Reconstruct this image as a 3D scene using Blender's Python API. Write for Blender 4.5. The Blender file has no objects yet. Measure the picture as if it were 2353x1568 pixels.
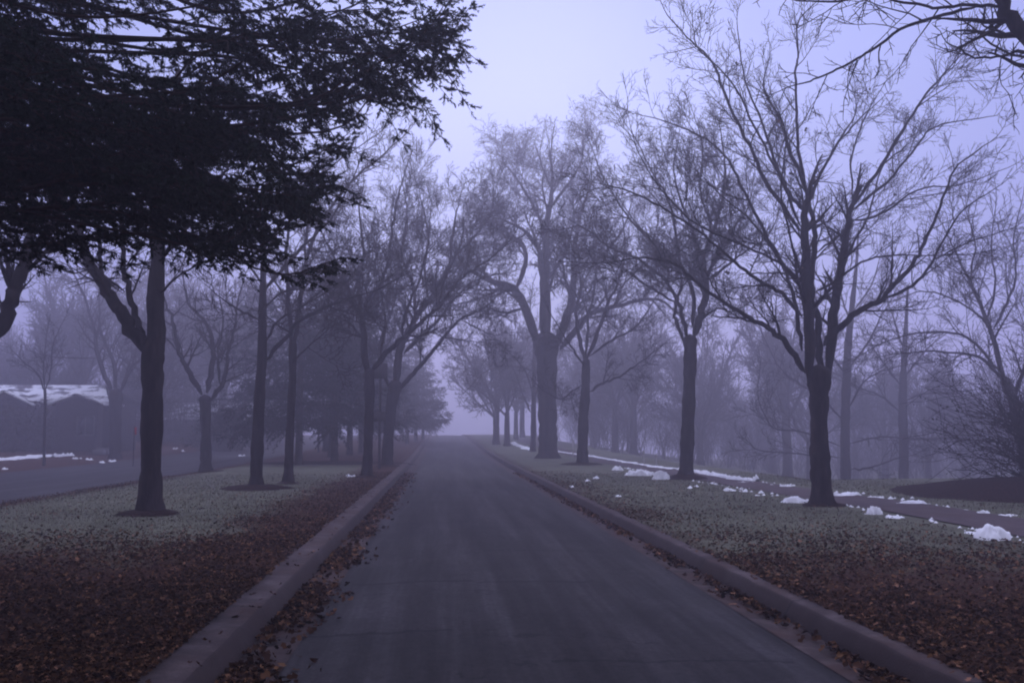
import bpy, math, random
import numpy as np
from math import radians, sin, cos, pi
from mathutils import Vector, Matrix, noise

# ------------------------------------------------------------------ camera
sc = bpy.context.scene
C = sc.collection
IMW, IMH, F = 2352.0, 1568.0, 2287.0           # photo frame and focal length, in its own pixels (35 mm lens)
HORX, HORY, EYE = 1015.0, 990.0, 1.7           # where the road's vanishing point lies; eye height
cam_d = bpy.data.cameras.new('camera'); cam = bpy.data.objects.new('camera', cam_d); C.objects.link(cam)
cam_d.sensor_width = 36; cam_d.lens = 36 * F / IMW; cam_d.clip_start = .05; cam_d.clip_end = 2000
pitch = math.atan((HORY - IMH / 2) / F)
yaw = math.atan((IMW / 2 - HORX) / F * cos(pitch))
cam.location = (0, 0, EYE); cam.rotation_euler = (pi / 2 + pitch, 0, -yaw)
sc.camera = cam
RM = cam.rotation_euler.to_matrix()

def P(px, py, Y):
    d = RM @ Vector(((px - IMW / 2) / F, (IMH / 2 - py) / F, -1))
    return (d.x / d.y * Y, Y, EYE + d.z / d.y * Y)

# ------------------------------------------------------------------ sky, sun, exposure
SUN_EL, SUN_AZ = radians(17), radians(4)       # low hidden sun up the road
w = bpy.data.worlds.new('World'); sc.world = w; w.use_nodes = True
nt = w.node_tree; nt.nodes.clear()
def N(tree, typ, **kw):
    n = tree.nodes.new(typ)
    for k, v in kw.items(): setattr(n, k, v)
    return n
sky = N(nt, 'ShaderNodeTexSky', sky_type='NISHITA', sun_disc=False)
sky.sun_elevation = SUN_EL; sky.sun_rotation = SUN_AZ
sky.air_density = 1.6; sky.dust_density = 3.0; sky.ozone_density = 3.0
hsv = N(nt, 'ShaderNodeHueSaturation'); hsv.inputs['Saturation'].default_value = .35
mixw = N(nt, 'ShaderNodeMix', data_type='RGBA')
mixw.inputs[0].default_value = .96
# thin lilac overcast: brightest round the hidden sun, darkest low down (as in an overcast sky)
tcw = N(nt, 'ShaderNodeTexCoord'); dotn = N(nt, 'ShaderNodeVectorMath', operation='DOT_PRODUCT')
md = N(nt, 'ShaderNodeMath', operation='MULTIPLY_ADD'); md.inputs[1].default_value = .5; md.inputs[2].default_value = .5
CE = radians(12); dotn.inputs[1].default_value = (sin(SUN_AZ) * cos(CE), cos(SUN_AZ) * cos(CE), sin(CE))
r1 = N(nt, 'ShaderNodeValToRGB'); e = r1.color_ramp.elements; r1.color_ramp.interpolation = 'EASE'
stops = [(.0, (.05, .045, .04)), (.42, (.19, .17, .155)), (.60, (1.0, .88, .76)), (.66, (.9, .8, .7)), (.80, (.225, .22, .265)), (.90, (.166, .168, .22)), (.945, (.183, .187, .243)), (.975, (.214, .219, .265)), (1, (.295, .30, .315))]
while len(e) < len(stops): e.new(.5)
for k, (p_, c_) in enumerate(stops): e[k].position = p_; e[k].color = (*c_, 1)
sep = N(nt, 'ShaderNodeSeparateXYZ'); r2 = N(nt, 'ShaderNodeValToRGB'); e = r2.color_ramp.elements
e[0].position = 0; e[0].color = (.72, .70, .74, 1); e[1].position = .32; e[1].color = (1, 1, 1, 1)
mul = N(nt, 'ShaderNodeMix', data_type='RGBA', blend_type='MULTIPLY'); mul.inputs[0].default_value = 1
mul2 = N(nt, 'ShaderNodeMix', data_type='RGBA', blend_type='MULTIPLY'); mul2.inputs[0].default_value = 1
mul2.inputs[7].default_value = (14.9, 17.2, 27.6, 1)
for a, c in ((tcw.outputs['Generated'], dotn.inputs[0]), (dotn.outputs['Value'], md.inputs[0]), (md.outputs[0], r1.inputs[0]), (tcw.outputs['Generated'], sep.inputs[0]), (sep.outputs[2], r2.inputs[0]),
             (r1.outputs[0], mul.inputs[6]), (r2.outputs[0], mul.inputs[7]), (mul.outputs[2], mul2.inputs[6]), (mul2.outputs[2], mixw.inputs[7])): nt.links.new(a, c)
tint = N(nt, 'ShaderNodeMix', data_type='RGBA', blend_type='MULTIPLY'); tint.inputs[0].default_value = 1
tint.inputs[7].default_value = (.86, .90, 1.45, 1)
bg = N(nt, 'ShaderNodeBackground'); bg.inputs[1].default_value = .15
wo = N(nt, 'ShaderNodeOutputWorld')
L = nt.links.new
L(sky.outputs[0], hsv.inputs['Color']); L(hsv.outputs[0], tint.inputs[6])
L(tint.outputs[2], mixw.inputs[6]); L(mixw.outputs[2], bg.inputs[0]); L(bg.outputs[0], wo.inputs[0])
sun_d = bpy.data.lights.new('sun', 'SUN'); sun = bpy.data.objects.new('sun', sun_d); C.objects.link(sun)
sun_d.energy = .5; sun_d.angle = radians(40); sun_d.color = (1, .93, .98)
sun.rotation_euler = Vector((sin(SUN_AZ) * cos(SUN_EL), cos(SUN_AZ) * cos(SUN_EL), sin(SUN_EL))).to_track_quat('Z', 'Y').to_euler()
sc.view_settings.view_transform = 'Standard'; sc.view_settings.look = 'None'
sc.view_settings.gamma = 1; sc.view_settings.use_curve_mapping = False
sc.view_settings.exposure = -0.13
sc.cycles.volume_bounces = 2; sc.cycles.max_bounces = 6; sc.cycles.diffuse_bounces = 2
sc.cycles.transparent_max_bounces = 4
sc.cycles.filter_width = 2.0 if hasattr(sc.cycles, 'filter_width') else 1.5

# ------------------------------------------------------------------ helpers
def smooth(a, b, x):
    t = min(1, max(0, (x - a) / (b - a))); return t * t * (3 - 2 * t)

def rise(y): return 1.05 * smooth(44, 150, y) - 3.0 * smooth(154, 240, y)
def H(x, y):
    """height of the lawn and everything on it (the road is cut in separately)"""
    z = .15 + rise(y)
    z -= .13 * smooth(-8.5, -10.2, x)
    z += .42 * smooth(-18.5, -27, x)
    s = min(x - 10.4 - .4 * smooth(60, 30, y), y - 31.0 - .18 * (x - 13))
    if s > 0: z -= (.14 * s * smooth(0, 4, s)) if s < 30 else 4.2
    z += .035 * noise.noise(Vector((x * .13, y * .13, 0))) * smooth(3.4, 6, abs(x - .7))
    if x > 8 and y < 31: z += .28 * math.exp(-((x - 14) ** 2 / 8 + (y - 22) ** 2 / 16))
    return z

def mesh_np(name, v, faces, k):
    """v (n,3), faces (m,k) -> mesh"""
    me = bpy.data.meshes.new(name)
    v = np.asarray(v, np.float32); f = np.asarray(faces, np.int32)
    me.vertices.add(len(v)); me.vertices.foreach_set('co', v.ravel())
    me.loops.add(f.size); me.loops.foreach_set('vertex_index', f.ravel())
    me.polygons.add(len(f)); me.polygons.foreach_set('loop_start', np.arange(0, f.size, k, dtype=np.int32))
    me.update(calc_edges=True)
    return me

def link(name, me, mat, parent=None, smoothed=False):
    o = bpy.data.objects.new(name, me); C.objects.link(o)
    if mat: me.materials.append(mat)
    if smoothed: me.polygons.foreach_set('use_smooth', [True] * len(me.polygons))
    if parent: o.parent = parent
    return o

def tag(o, label=None, cat=None, group=None, kind=None):
    if label: o['label'] = label
    if cat: o['category'] = cat
    if group: o['group'] = group
    if kind: o['kind'] = kind
    return o

def empty(name, loc=(0, 0, 0), rz=0, s=1):
    o = bpy.data.objects.new(name, None); C.objects.link(o)
    o.location = loc; o.rotation_euler = (0, 0, rz); o.scale = (s, s, s); o.empty_display_size = .3
    return o

def copy_tree(o, parent=None):
    c = o.copy(); C.objects.link(c)
    if parent: c.parent = parent
    for ch in o.children: copy_tree(ch, c)
    return c

def tubes(lines, sides, rough=0.0, rng=None):
    """lines: list of (points, radii). one array of quads for all of them"""
    groups = {}
    for p, r in lines: groups.setdefault(len(p), []).append((p, r))
    V, Q, off = [], [], 0
    for n, g in groups.items():
        pts = np.array([a[0] for a in g], float); rad = np.array([a[1] for a in g], float)
        t = np.gradient(pts, axis=1); t /= np.linalg.norm(t, axis=2, keepdims=True) + 1e-9
        m = t.mean(1); ref = np.where(np.abs(m[:, 2:3]) > .75, [[1., 0.03, 0]], [[0., 0.02, 1]])
        u = np.cross(t, ref[:, None, :]); u /= np.linalg.norm(u, axis=2, keepdims=True) + 1e-9
        q = np.cross(t, u)
        a = np.arange(sides) * 2 * pi / sides
        R = rad[:, :, None, None] * np.ones((1, 1, sides, 1))
        if rough: R = R * (1 + rough * (rng.random(R.shape) - .5))
        vv = pts[:, :, None, :] + R * (np.cos(a)[None, None, :, None] * u[:, :, None, :] + np.sin(a)[None, None, :, None] * q[:, :, None, :])
        N_ = len(g)
        idx = off + np.arange(N_ * n * sides).reshape(N_, n, sides)
        nx = np.roll(idx, -1, axis=2)
        quads = np.stack([idx[:, :-1], nx[:, :-1], nx[:, 1:], idx[:, 1:]], -1).reshape(-1, 4)
        V.append(vv.reshape(-1, 3)); Q.append(quads); off += N_ * n * sides
    return np.concatenate(V), np.concatenate(Q)

# ------------------------------------------------------------------ materials
def mat(name, rough=.9):
    m = bpy.data.materials.new(name); m.use_nodes = True
    b = m.node_tree.nodes['Principled BSDF']; b.inputs['Roughness'].default_value = rough
    b.inputs['Specular IOR Level'].default_value = .04
    return m, m.node_tree, b
def noise_ramp(t, b, scale, cols, detail=6, coord='Object', stretch=None, pos=None, sock='Base Color', rough=.6):
    tc = N(t, 'ShaderNodeTexCoord'); src = tc.outputs[coord]
    if stretch:
        mp = N(t, 'ShaderNodeMapping'); mp.inputs['Scale'].default_value = stretch
        t.links.new(src, mp.inputs[0]); src = mp.outputs[0]
    n = N(t, 'ShaderNodeTexNoise'); n.inputs['Scale'].default_value = scale; n.inputs['Detail'].default_value = detail
    n.inputs['Roughness'].default_value = rough
    t.links.new(src, n.inputs[0])
    r = N(t, 'ShaderNodeValToRGB'); e = r.color_ramp.elements
    while len(e) < len(cols): e.new(.5)
    for i, c in enumerate(cols):
        e[i].position = pos[i] if pos else .3 + .4 * i / (len(cols) - 1)
        e[i].color = (*c, 1) if len(c) == 3 else c
    t.links.new(n.outputs[0], r.inputs[0])
    if sock: t.links.new(r.outputs[0], b.inputs[sock])
    return n, r
def bump(t, b, h, strength, dist):
    bp = N(t, 'ShaderNodeBump'); bp.inputs['Strength'].default_value = strength; bp.inputs['Distance'].default_value = dist
    t.links.new(h, bp.inputs['Height']); t.links.new(bp.outputs[0], b.inputs['Normal'])
def mixc(t, fac, a, b, mode='MIX'):
    m = N(t, 'ShaderNodeMix', data_type='RGBA', blend_type=mode)
    for s, v in ((0, fac), (6, a), (7, b)):
        if hasattr(v, 'is_output') or isinstance(v, bpy.types.NodeSocket): t.links.new(v, m.inputs[s])
        else: m.inputs[s].default_value = v if s == 0 else (*v, 1)
    return m.outputs[2]

M = {}
m, t, b = mat('bark'); n, r = noise_ramp(t, b, 9, [(.007, .0045, .0045), (.018, .012, .012), (.040, .029, .027)], stretch=(1, 1, .25)); bump(t, b, n.outputs[0], .9, .03); M['bark'] = m
m, t, b = mat('old bark'); n, r = noise_ramp(t, b, 4, [(.012, .008, .008), (.028, .021, .020), (.05, .04, .037)], stretch=(1, 1, .2)); bump(t, b, n.outputs[0], 1, .08); M['oldbark'] = m
m, t, b = mat('twig bark'); noise_ramp(t, b, 3, [(.013, .008, .008), (.026, .017, .016)]); M['twig'] = m
m, t, b = mat('spruce bark'); n, r = noise_ramp(t, b, 12, [(.02, .014, .012), (.06, .04, .032)]); bump(t, b, n.outputs[0], .8, .02); M['sprucebark'] = m
m, t, b = mat('spruce needles', .75); noise_ramp(t, b, 2.2, [(.007, .013, .010), (.017, .029, .022)]); M['needle'] = m
m, t, b = mat('shrub leaves', .85); noise_ramp(t, b, 3, [(.018, .022, .014), (.05, .045, .03)]); M['shrub'] = m
m, t, b = mat('dry leaf')
gi = N(t, 'ShaderNodeNewGeometry'); r = N(t, 'ShaderNodeValToRGB'); e = r.color_ramp.elements
e[0].color = (.018, .007, .004, 1); e[0].position = 0
e[1].color = (.30, .15, .09, 1); e[1].position = 1
for p_, c_ in ((.4, (.036, .0155, .008, 1)), (.75, (.074, .033, .016, 1)), (.93, (.17, .085, .04, 1))):
    k = e.new(p_); k.color = c_
t.links.new(gi.outputs['Random Per Island'], r.inputs[0]); t.links.new(r.outputs[0], b.inputs['Base Color']); M['leaf'] = m
m, t, b = mat('grass blade')
gi = N(t, 'ShaderNodeNewGeometry'); r = N(t, 'ShaderNodeValToRGB'); e = r.color_ramp.elements
e[0].color = (.05, .05, .03, 1); e[1].color = (.26, .25, .18, 1); k = e.new(.6); k.color = (.125, .128, .08, 1)
t.links.new(gi.outputs['Random Per Island'], r.inputs[0]); t.links.new(r.outputs[0], b.inputs['Base Color']); M['blade'] = m
m, t, b = mat('mulch'); n, r = noise_ramp(t, b, 14, [(.006, .003, .003), (.018, .008, .006), (.04, .017, .011)]); bump(t, b, n.outputs[0], 1, .04); M['mulch'] = m
m, t, b = mat('old snow', .6); n, r = noise_ramp(t, b, 5, [(.84, .84, .87), (.93, .94, .96)]); bump(t, b, n.outputs[0], .5, .03); b.inputs['Subsurface Weight'].default_value = 0; M['snow'] = m
m, t, b = mat('wall siding'); n, r = noise_ramp(t, b, 6, [(.03, .024, .026), (.05, .042, .045)]); M['siding'] = m
m, t, b = mat('window glass', .15); b.inputs['Specular IOR Level'].default_value = .5; b.inputs['Base Color'].default_value = (.02, .02, .025, 1); M['glass'] = m
m, t, b = mat('painted trim', .6); noise_ramp(t, b, 8, [(.10, .095, .10), (.14, .13, .14)]); M['trim'] = m
m, t, b = mat('shingles'); n, r = noise_ramp(t, b, 20, [(.04, .035, .04), (.08, .07, .075)]); M['shingle'] = m
m, t, b = mat('roof snow', .7)
n, r = noise_ramp(t, b, 1.1, [(.10, .09, .10), (.86, .87, .9)], detail=5, stretch=(1, 1, 2.5), pos=[.45, .52]); M['roofsnow'] = m
m, t, b = mat('rusty steel', .6); noise_ramp(t, b, 20, [(.02, .02, .022), (.06, .045, .045)]); M['steel'] = m
m, t, b = mat('pale wood'); noise_ramp(t, b, 20, [(.38, .36, .35), (.5, .48, .46)]); M['pale'] = m
m, t, b = mat('red paint', .5); noise_ramp(t, b, 20, [(.42, .02, .03), (.5, .03, .04)]); M['red'] = m

# ground: thin frosted grass with drifts of fallen leaves
m, t, b = mat('lawn'); geo = N(t, 'ShaderNodeNewGeometry'); pos = geo.outputs['Position']
def nz(scale, detail=5, rough=.6, vec=None, dist=0):
    n = N(t, 'ShaderNodeTexNoise'); n.inputs['Scale'].default_value = scale; n.inputs['Detail'].default_value = detail
    n.inputs['Roughness'].default_value = rough; n.inputs['Distortion'].default_value = dist
    t.links.new(vec or pos, n.inputs[0]); return n.outputs[0]
def ramp(src, stops):
    r = N(t, 'ShaderNodeValToRGB'); e = r.color_ramp.elements
    while len(e) < len(stops): e.new(.5)
    for i, (p_, c_) in enumerate(stops):
        e[i].position = p_; e[i].color = (c_, c_, c_, 1) if not isinstance(c_, tuple) else (*c_, 1)
    t.links.new(src, r.inputs[0]); return r.outputs[0]
def mth(op, a, b2=None, c=None, clamp=False):
    n = N(t, 'ShaderNodeMath', operation=op, use_clamp=clamp)
    for i, v in enumerate((a, b2, c)):
        if v is None: continue
        if isinstance(v, bpy.types.NodeSocket): t.links.new(v, n.inputs[i])
        else: n.inputs[i].default_value = v
    return n.outputs[0]
grass = ramp(nz(40, 4), [(.3, (.07, .068, .045)), (.52, (.135, .135, .092)), (.75, (.24, .24, .18))])
grass2 = ramp(nz(1.3, 4), [(.35, (.075, .074, .05)), (.65, (.21, .212, .155))])
grass = mixc(t, .5, grass, grass2)
leaf = ramp(nz(22, 6, .8), [(.36, (.010, .005, .003)), (.48, (.042, .018, .011)), (.56, (.08, .034, .018)), (.66, (.15, .07, .038))])
sx = N(t, 'ShaderNodeSeparateXYZ'); t.links.new(pos, sx.inputs[0])
X_, Y_ = sx.outputs[0], sx.outputs[1]
def band(src, c, wd):      # 1 at c, fading to 0 at distance wd
    return mth('SUBTRACT', 1, mth('DIVIDE', mth('ABSOLUTE', mth('SUBTRACT', src, c)), wd), clamp=True)
near = mth('DIVIDE', mth('SUBTRACT', 16.5, Y_), 8, clamp=True)
kerbL = band(X_, -1.9, 2.6); kerbR = band(X_, 3.3, 2.0)
far = mth('DIVIDE', mth('SUBTRACT', Y_, 42), 8, clamp=True)
leftonly = mth('LESS_THAN', X_, -1)
amt = mth('MULTIPLY', near, mth('ADD', .72, mth('MULTIPLY', leftonly, .3)))
amt = mth('MAXIMUM', amt, mth('MULTIPLY', kerbL, .9)); amt = mth('MAXIMUM', amt, mth('MULTIPLY', kerbR, .45))
amt = mth('MAXIMUM', amt, mth('MULTIPLY', band(X_, -9.9, 1.4), .75))
amt = mth('MAXIMUM', amt, mth('MULTIPLY', far, mth('MULTIPLY', leftonly, .62)))
amt = mth('MAXIMUM', amt, mth('MULTIPLY', mth('LESS_THAN', X_, -17.8), .75))
drift = mth('ADD', mth('MULTIPLY', nz(.45, 4, .6), .6), mth('MULTIPLY', nz(3.2, 4, .65), .4))
msk = mth('MULTIPLY', mth('ADD', mth('SUBTRACT', amt, .78), mth('MULTIPLY', drift, 1.05)), 3.2, clamp=True)
soil = mixc(t, msk, grass, leaf)
t.links.new(soil, b.inputs['Base Color'])
bump(t, b, nz(30, 6, .7), .8, .05); M['lawn'] = m

m, t, b = mat('asphalt', .8); geo = N(t, 'ShaderNodeNewGeometry'); pos = geo.outputs['Position']
mp = N(t, 'ShaderNodeMapping'); mp.inputs['Scale'].default_value = (1.6, .06, 1); t.links.new(pos, mp.inputs[0])
streak = nz(1.3, 6, .7, mp.outputs[0], .15)
base = ramp(streak, [(.3, (.012, .009, .010)), (.5, (.022, .0175, .019)), (.68, (.045, .038, .042))])
fine = ramp(nz(17, 8, .9), [(.38, .3), (.62, 1.65)])
base = mixc(t, 1, base, fine, 'MULTIPLY')
blot = ramp(nz(.7, 6, .7), [(.38, .66), (.62, 1.2)]); base = mixc(t, 1, base, blot, 'MULTIPLY')
# cracks: long transverse joints and a few wandering ones
sx = N(t, 'ShaderNodeSeparateXYZ'); t.links.new(pos, sx.inputs[0]); X_, Y_ = sx.outputs[0], sx.outputs[1]
wob = mth('MULTIPLY', mth('SUBTRACT', nz(1.6, 6, .7), .5), .5)
crk = None
for yc, x0, x1, wd in ((11.35, -1.0, .35, .022), (11.2, .4, 1.7, .016), (14.1, .6, 2.2, .016), (18.6, -.9, .5, .018), (8.6, -1.1, .1, .012), (7.35, .8, 2.6, .010), (24, -1, 2.7, .025), (31, -1, 1.8, .03), (39, -1, 2.6, .04)):
    d = mth('ABSOLUTE', mth('SUBTRACT', mth('ADD', Y_, wob), yc))
    inr = mth('MULTIPLY', mth('GREATER_THAN', X_, x0), mth('LESS_THAN', X_, x1))
    c_ = mth('MULTIPLY', mth('LESS_THAN', d, wd * 3), inr)
    crk = c_ if crk is None else mth('MAXIMUM', crk, c_)
vor = N(t, 'ShaderNodeTexVoronoi', feature='DISTANCE_TO_EDGE'); vor.inputs['Scale'].default_value = .55
wv = N(t, 'ShaderNodeVectorMath', operation='ADD'); nw = N(t, 'ShaderNodeTexNoise'); nw.inputs['Scale'].default_value = 2.2; nw.inputs['Detail'].default_value = 5
t.links.new(pos, nw.inputs[0]); t.links.new(pos, wv.inputs[0]); t.links.new(nw.outputs[1], wv.inputs[1]); t.links.new(wv.outputs[0], vor.inputs[0])
vc = mth('MULTIPLY', mth('LESS_THAN', vor.outputs[0], .009), mth('GREATER_THAN', nz(.35, 2), .52))
crk = mth('MAXIMUM', crk, mth('MULTIPLY', vc, .85))
spots = ramp(nz(2.3, 4, .6), [(.66, 0.), (.72, .7)]); base = mixc(t, spots, base, (.008, .006, .007))
base = mixc(t, mth('MULTIPLY', crk, .95), base, (.003, .002, .003))
t.links.new(base, b.inputs['Base Color'])
bump(t, b, nz(70, 4, .8), .5, .012); b.inputs['Specular IOR Level'].default_value = .16
t.links.new(ramp(streak, [(.3, .82), (.7, .66)]), b.inputs['Roughness']); M['asphalt'] = m

def concrete(name, c0, c1, c2, dirt, face_shade=0):
    global t, pos
    m, t, b = mat(name, .85); b.inputs['Specular IOR Level'].default_value = .2; geo = N(t, 'ShaderNodeNewGeometry'); pos = geo.outputs['Position']
    base = ramp(nz(3.5, 6, .65), [(.3, c0), (.5, c1), (.7, c2)])
    base = mixc(t, 1, base, ramp(nz(70, 3, .7), [(.3, .7), (.7, 1.2)]), 'MULTIPLY')
    base = mixc(t, ramp(nz(1.1, 5, .7), [(.45, 0), (.62, dirt)]), base, (.05, .024, .018))
    sx = N(t, 'ShaderNodeSeparateXYZ'); t.links.new(pos, sx.inputs[0])
    fr = mth('FRACT', mth('DIVIDE', mth('ADD', sx.outputs[1], mth('MULTIPLY', nz(4, 4), .08)), 3.05))
    j = mth('LESS_THAN', fr, .012)
    if face_shade:      # shade painted into the colour of the kerb's steep face
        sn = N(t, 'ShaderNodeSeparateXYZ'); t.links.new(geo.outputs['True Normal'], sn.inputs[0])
        base = mixc(t, mth('MULTIPLY', mth('LESS_THAN', mth('ABSOLUTE', sn.outputs[2]), .8), face_shade), base, (.028, .018, .018))
    base = mixc(t, mth('MULTIPLY', j, .85), base, (.012, .009, .009))
    t.links.new(base, b.inputs['Base Color']); bump(t, b, nz(60, 4, .7), .5, .012)
    return m
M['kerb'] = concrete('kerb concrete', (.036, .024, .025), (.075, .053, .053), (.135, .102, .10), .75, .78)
M['gutter'] = concrete('gutter concrete', (.022, .014, .013), (.055, .036, .034), (.11, .08, .076), .98)
M['walk'] = concrete('sidewalk concrete', (.055, .038, .042), (.075, .052, .056), (.10, .072, .075), .5)

# ------------------------------------------------------------------ ground
def grid(name, xs, ys, zf, material):
    xs = list(xs); ys = list(ys); nx = len(xs)
    v = [(x, y, zf(x, y)) for y in ys for x in xs]
    q = [(j * nx + i, j * nx + i + 1, (j + 1) * nx + i + 1, (j + 1) * nx + i) for j in range(len(ys) - 1) for i in range(nx - 1)]
    return link(name, mesh_np(name, v, q, 4), material, smoothed=True)
KL0, KL1, KR0, KR1 = -1.86, -1.51, 3.14, 3.36    # kerb outer and inner lines, left and right
def kL(y): return .035 * noise.noise(Vector((0, y * .6, 3)))
xs = sorted(set([-260, -180, -120, -90, -70, -60, -50, -45, -40, -36, -33, -30] + [-28 + .75 * i for i in range(34)] + [-2.4, KL0 - .02, KL0 + .04, KR1 - .05, KR1 + .01, 3.9]
                + [4.5 + .6 * i for i in range(45)] + [33, 36, 40, 45, 50, 60, 70, 90, 120, 180, 260]))
ys = [-60, -40, -20, -10, -5] + [-2 + .7 * i for i in range(92)] + [63 + 2 * i for i in range(40)] + [150, 165, 180, 200, 240, 300]
def zg(x, y):
    if KL0 < x < KR1: return -.12 + rise(y)
    z = H(x, y)
    if -10.2 > x > -17.9: z = min(z, -.04 + rise(y))
    return z
g = grid('ground', xs, ys, zg, M['lawn']); tag(g, kind='structure')
ysr = [-20, -8, -2] + [0 + 1.0 * i for i in range(60)] + [62 + 3 * i for i in range(45)]
def strip(name, prof, material, ys_, zoff=0):
    v = []; n = len(prof)
    for y in ys_:
        for x, z in prof: v.append((x, y, z + zoff + rise(y)))
    q = [(j * n + i, j * n + i + 1, (j + 1) * n + i + 1, (j + 1) * n + i) for j in range(len(ys_) - 1) for i in range(n - 1)]
    return tag(link(name, mesh_np(name, v, q, 4), material), kind='structure')
strip('road', [(-1.14, 0), (-.2, .03), (.8, .045), (1.9, .03), (2.80, 0)], M['asphalt'], ysr)
yk = [-6 + .3 * i for i in range(230)] + [64 + 2 * i for i in range(75)]
def kerb(name, xin, xo, s, seed):
    """rolled kerb profile with slightly worn edges; s = +1 right, -1 left"""
    v = []; n = 6; wdt = abs(xo - xin)
    for y in yk:
        a = .02 * noise.noise(Vector((y * 2.3, seed, 0))); c = .04 * noise.noise(Vector((y * 1.1, seed, 5)))
        pr = [(0, -.10), (0, .01), (.065, .125 + a), (.088, .15 + a), (wdt + 2 * c, .165 + a * .5), (wdt + 2 * c, -.1)]
        v += [(xin + s * dx, y, dz + rise(y)) for dx, dz in pr]
    q = [(j * n + i, j * n + i + 1, (j + 1) * n + i + 1, (j + 1) * n + i) for j in range(len(yk) - 1) for i in range(n - 1)]
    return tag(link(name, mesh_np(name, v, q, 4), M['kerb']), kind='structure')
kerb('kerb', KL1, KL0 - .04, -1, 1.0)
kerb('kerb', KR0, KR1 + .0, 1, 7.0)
strip('gutter', [(KL1 - .02, -.012), (-1.3, -.006), (-1.13, .006)], M['gutter'], ysr)
strip('gutter', [(2.79, .006), (2.95, -.006), (KR0 + .02, -.012)], M['gutter'], ysr)
def zroad(x, y): return .02 + rise(y) + .03 * (1 - ((x + 14) / 4) ** 2)
tag(grid('side_road', [-17.8, -16, -14, -12, -11, -10.2], ys[3:], zroad, M['asphalt']), kind='structure')
xw = lambda y: 8.15 + .35 * smooth(30, 16, y) - .5 * smooth(30, 60, y)
v = []; yw = [2 + .5 * i for i in range(210)]
for y in yw:
    for dx in (0, .5, 1.0, 1.55): v.append((xw(y) + dx, y, H(xw(y) + dx, y) + .022))
q = [(j * 4 + i, j * 4 + i + 1, (j + 1) * 4 + i + 1, (j + 1) * 4 + i) for j in range(len(yw) - 1) for i in range(3)]
tag(link('sidewalk', mesh_np('sidewalk', v, q, 4), M['walk']), kind='structure')

# ------------------------------------------------------------------ tree machinery
def rnd_perp(rg, d):
    while True:
        v = (rg.uniform(-1, 1), rg.uniform(-1, 1), rg.uniform(-1, 1))
        c = (d[1] * v[2] - d[2] * v[1], d[2] * v[0] - d[0] * v[2], d[0] * v[1] - d[1] * v[0])
        l = math.sqrt(c[0] ** 2 + c[1] ** 2 + c[2] ** 2)
        if l > .2: return (c[0] / l, c[1] / l, c[2] / l)
def nrm(d):
    l = math.sqrt(d[0] ** 2 + d[1] ** 2 + d[2] ** 2) + 1e-9; return (d[0] / l, d[1] / l, d[2] / l)

class Grower:
    def __init__(s, seed, rmin=.006, maxlev=3, trop=.05, wig=.16, ratio=.52, dens=(0, 4.2, 6.5, 9, 10), ang=(30, 60), droop=0):
        s.rg = random.Random(seed); s.rmin = rmin; s.maxlev = maxlev; s.trop = trop; s.wig = wig
        s.ratio = ratio; s.dens = [a * 1.85 for a in dens]; s.ang = ang; s.droop = droop; s.thick = []; s.thin = []
    def grow(s, p, d, L_, r, lev):
        rg = s.rg; n = (7, 6, 5, 4, 3)[min(lev, 4)]; st = L_ / n
        pts = [p]; rad = [r]; dirs = [d]
        up = s.trop if not (s.droop and lev >= s.maxlev - 1) else -s.droop
        for i in range(n):
            wg = s.wig * (1 if lev < 2 else .95)
            d = nrm((d[0] + rg.uniform(-wg, wg), d[1] + rg.uniform(-wg, wg), d[2] + rg.uniform(-wg, wg) + up))
            p = (p[0] + d[0] * st, p[1] + d[1] * st, p[2] + d[2] * st)
            pts.append(p); dirs.append(d); rad.append(max(s.rmin * (.5 if i == n - 1 else .9) * (1 if lev < 3 else .72), r * (1 - .82 * (i + 1) / n)))
        (s.thick if lev <= 1 else s.thin).append((pts, rad))
        if lev < s.maxlev:
            k = max(2, int(L_ * s.dens[min(lev, 4)] * (.8 + .4 * rg.random())))
            for j in range(k):
                tt = .15 + .85 * (j + rg.random() * .7) / k; tt = min(tt, .98)
                i = min(n - 1, int(tt * n)); f = tt * n - i
                q_ = tuple(pts[i][a] * (1 - f) + pts[i + 1][a] * f for a in range(3))
                s.child(q_, dirs[i + 1], L_ * (s.ratio + (.1 if lev > 1 else 0)) * (1 - .45 * tt) * rg.uniform(.6, 1.3), rad[i] * .62, lev + 1)
        return pts, rad
    def child(s, q_, dd, L_, r, lev):
        a = radians(s.rg.uniform(*s.ang)); pp = rnd_perp(s.rg, dd)
        cd = nrm((dd[0] * cos(a) + pp[0] * sin(a), dd[1] * cos(a) + pp[1] * sin(a), dd[2] * cos(a) + pp[2] * sin(a)))
        s.grow(q_, cd, L_, max(s.rmin, r), lev)

def catmull(pts, k):
    a = np.array(pts, float); a = np.vstack([2 * a[0] - a[1], a, 2 * a[-1] - a[-2]]); out = []
    for i in range(1, len(a) - 2):
        for j in range(k):
            t_ = j / k
            out.append(.5 * ((2 * a[i]) + (-a[i - 1] + a[i + 1]) * t_ + (2 * a[i - 1] - 5 * a[i] + 4 * a[i + 1] - a[i + 2]) * t_ ** 2 + (-a[i - 1] + 3 * a[i] - 3 * a[i + 1] + a[i + 2]) * t_ ** 3))
    out.append(a[-2]); return np.array(out)

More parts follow.
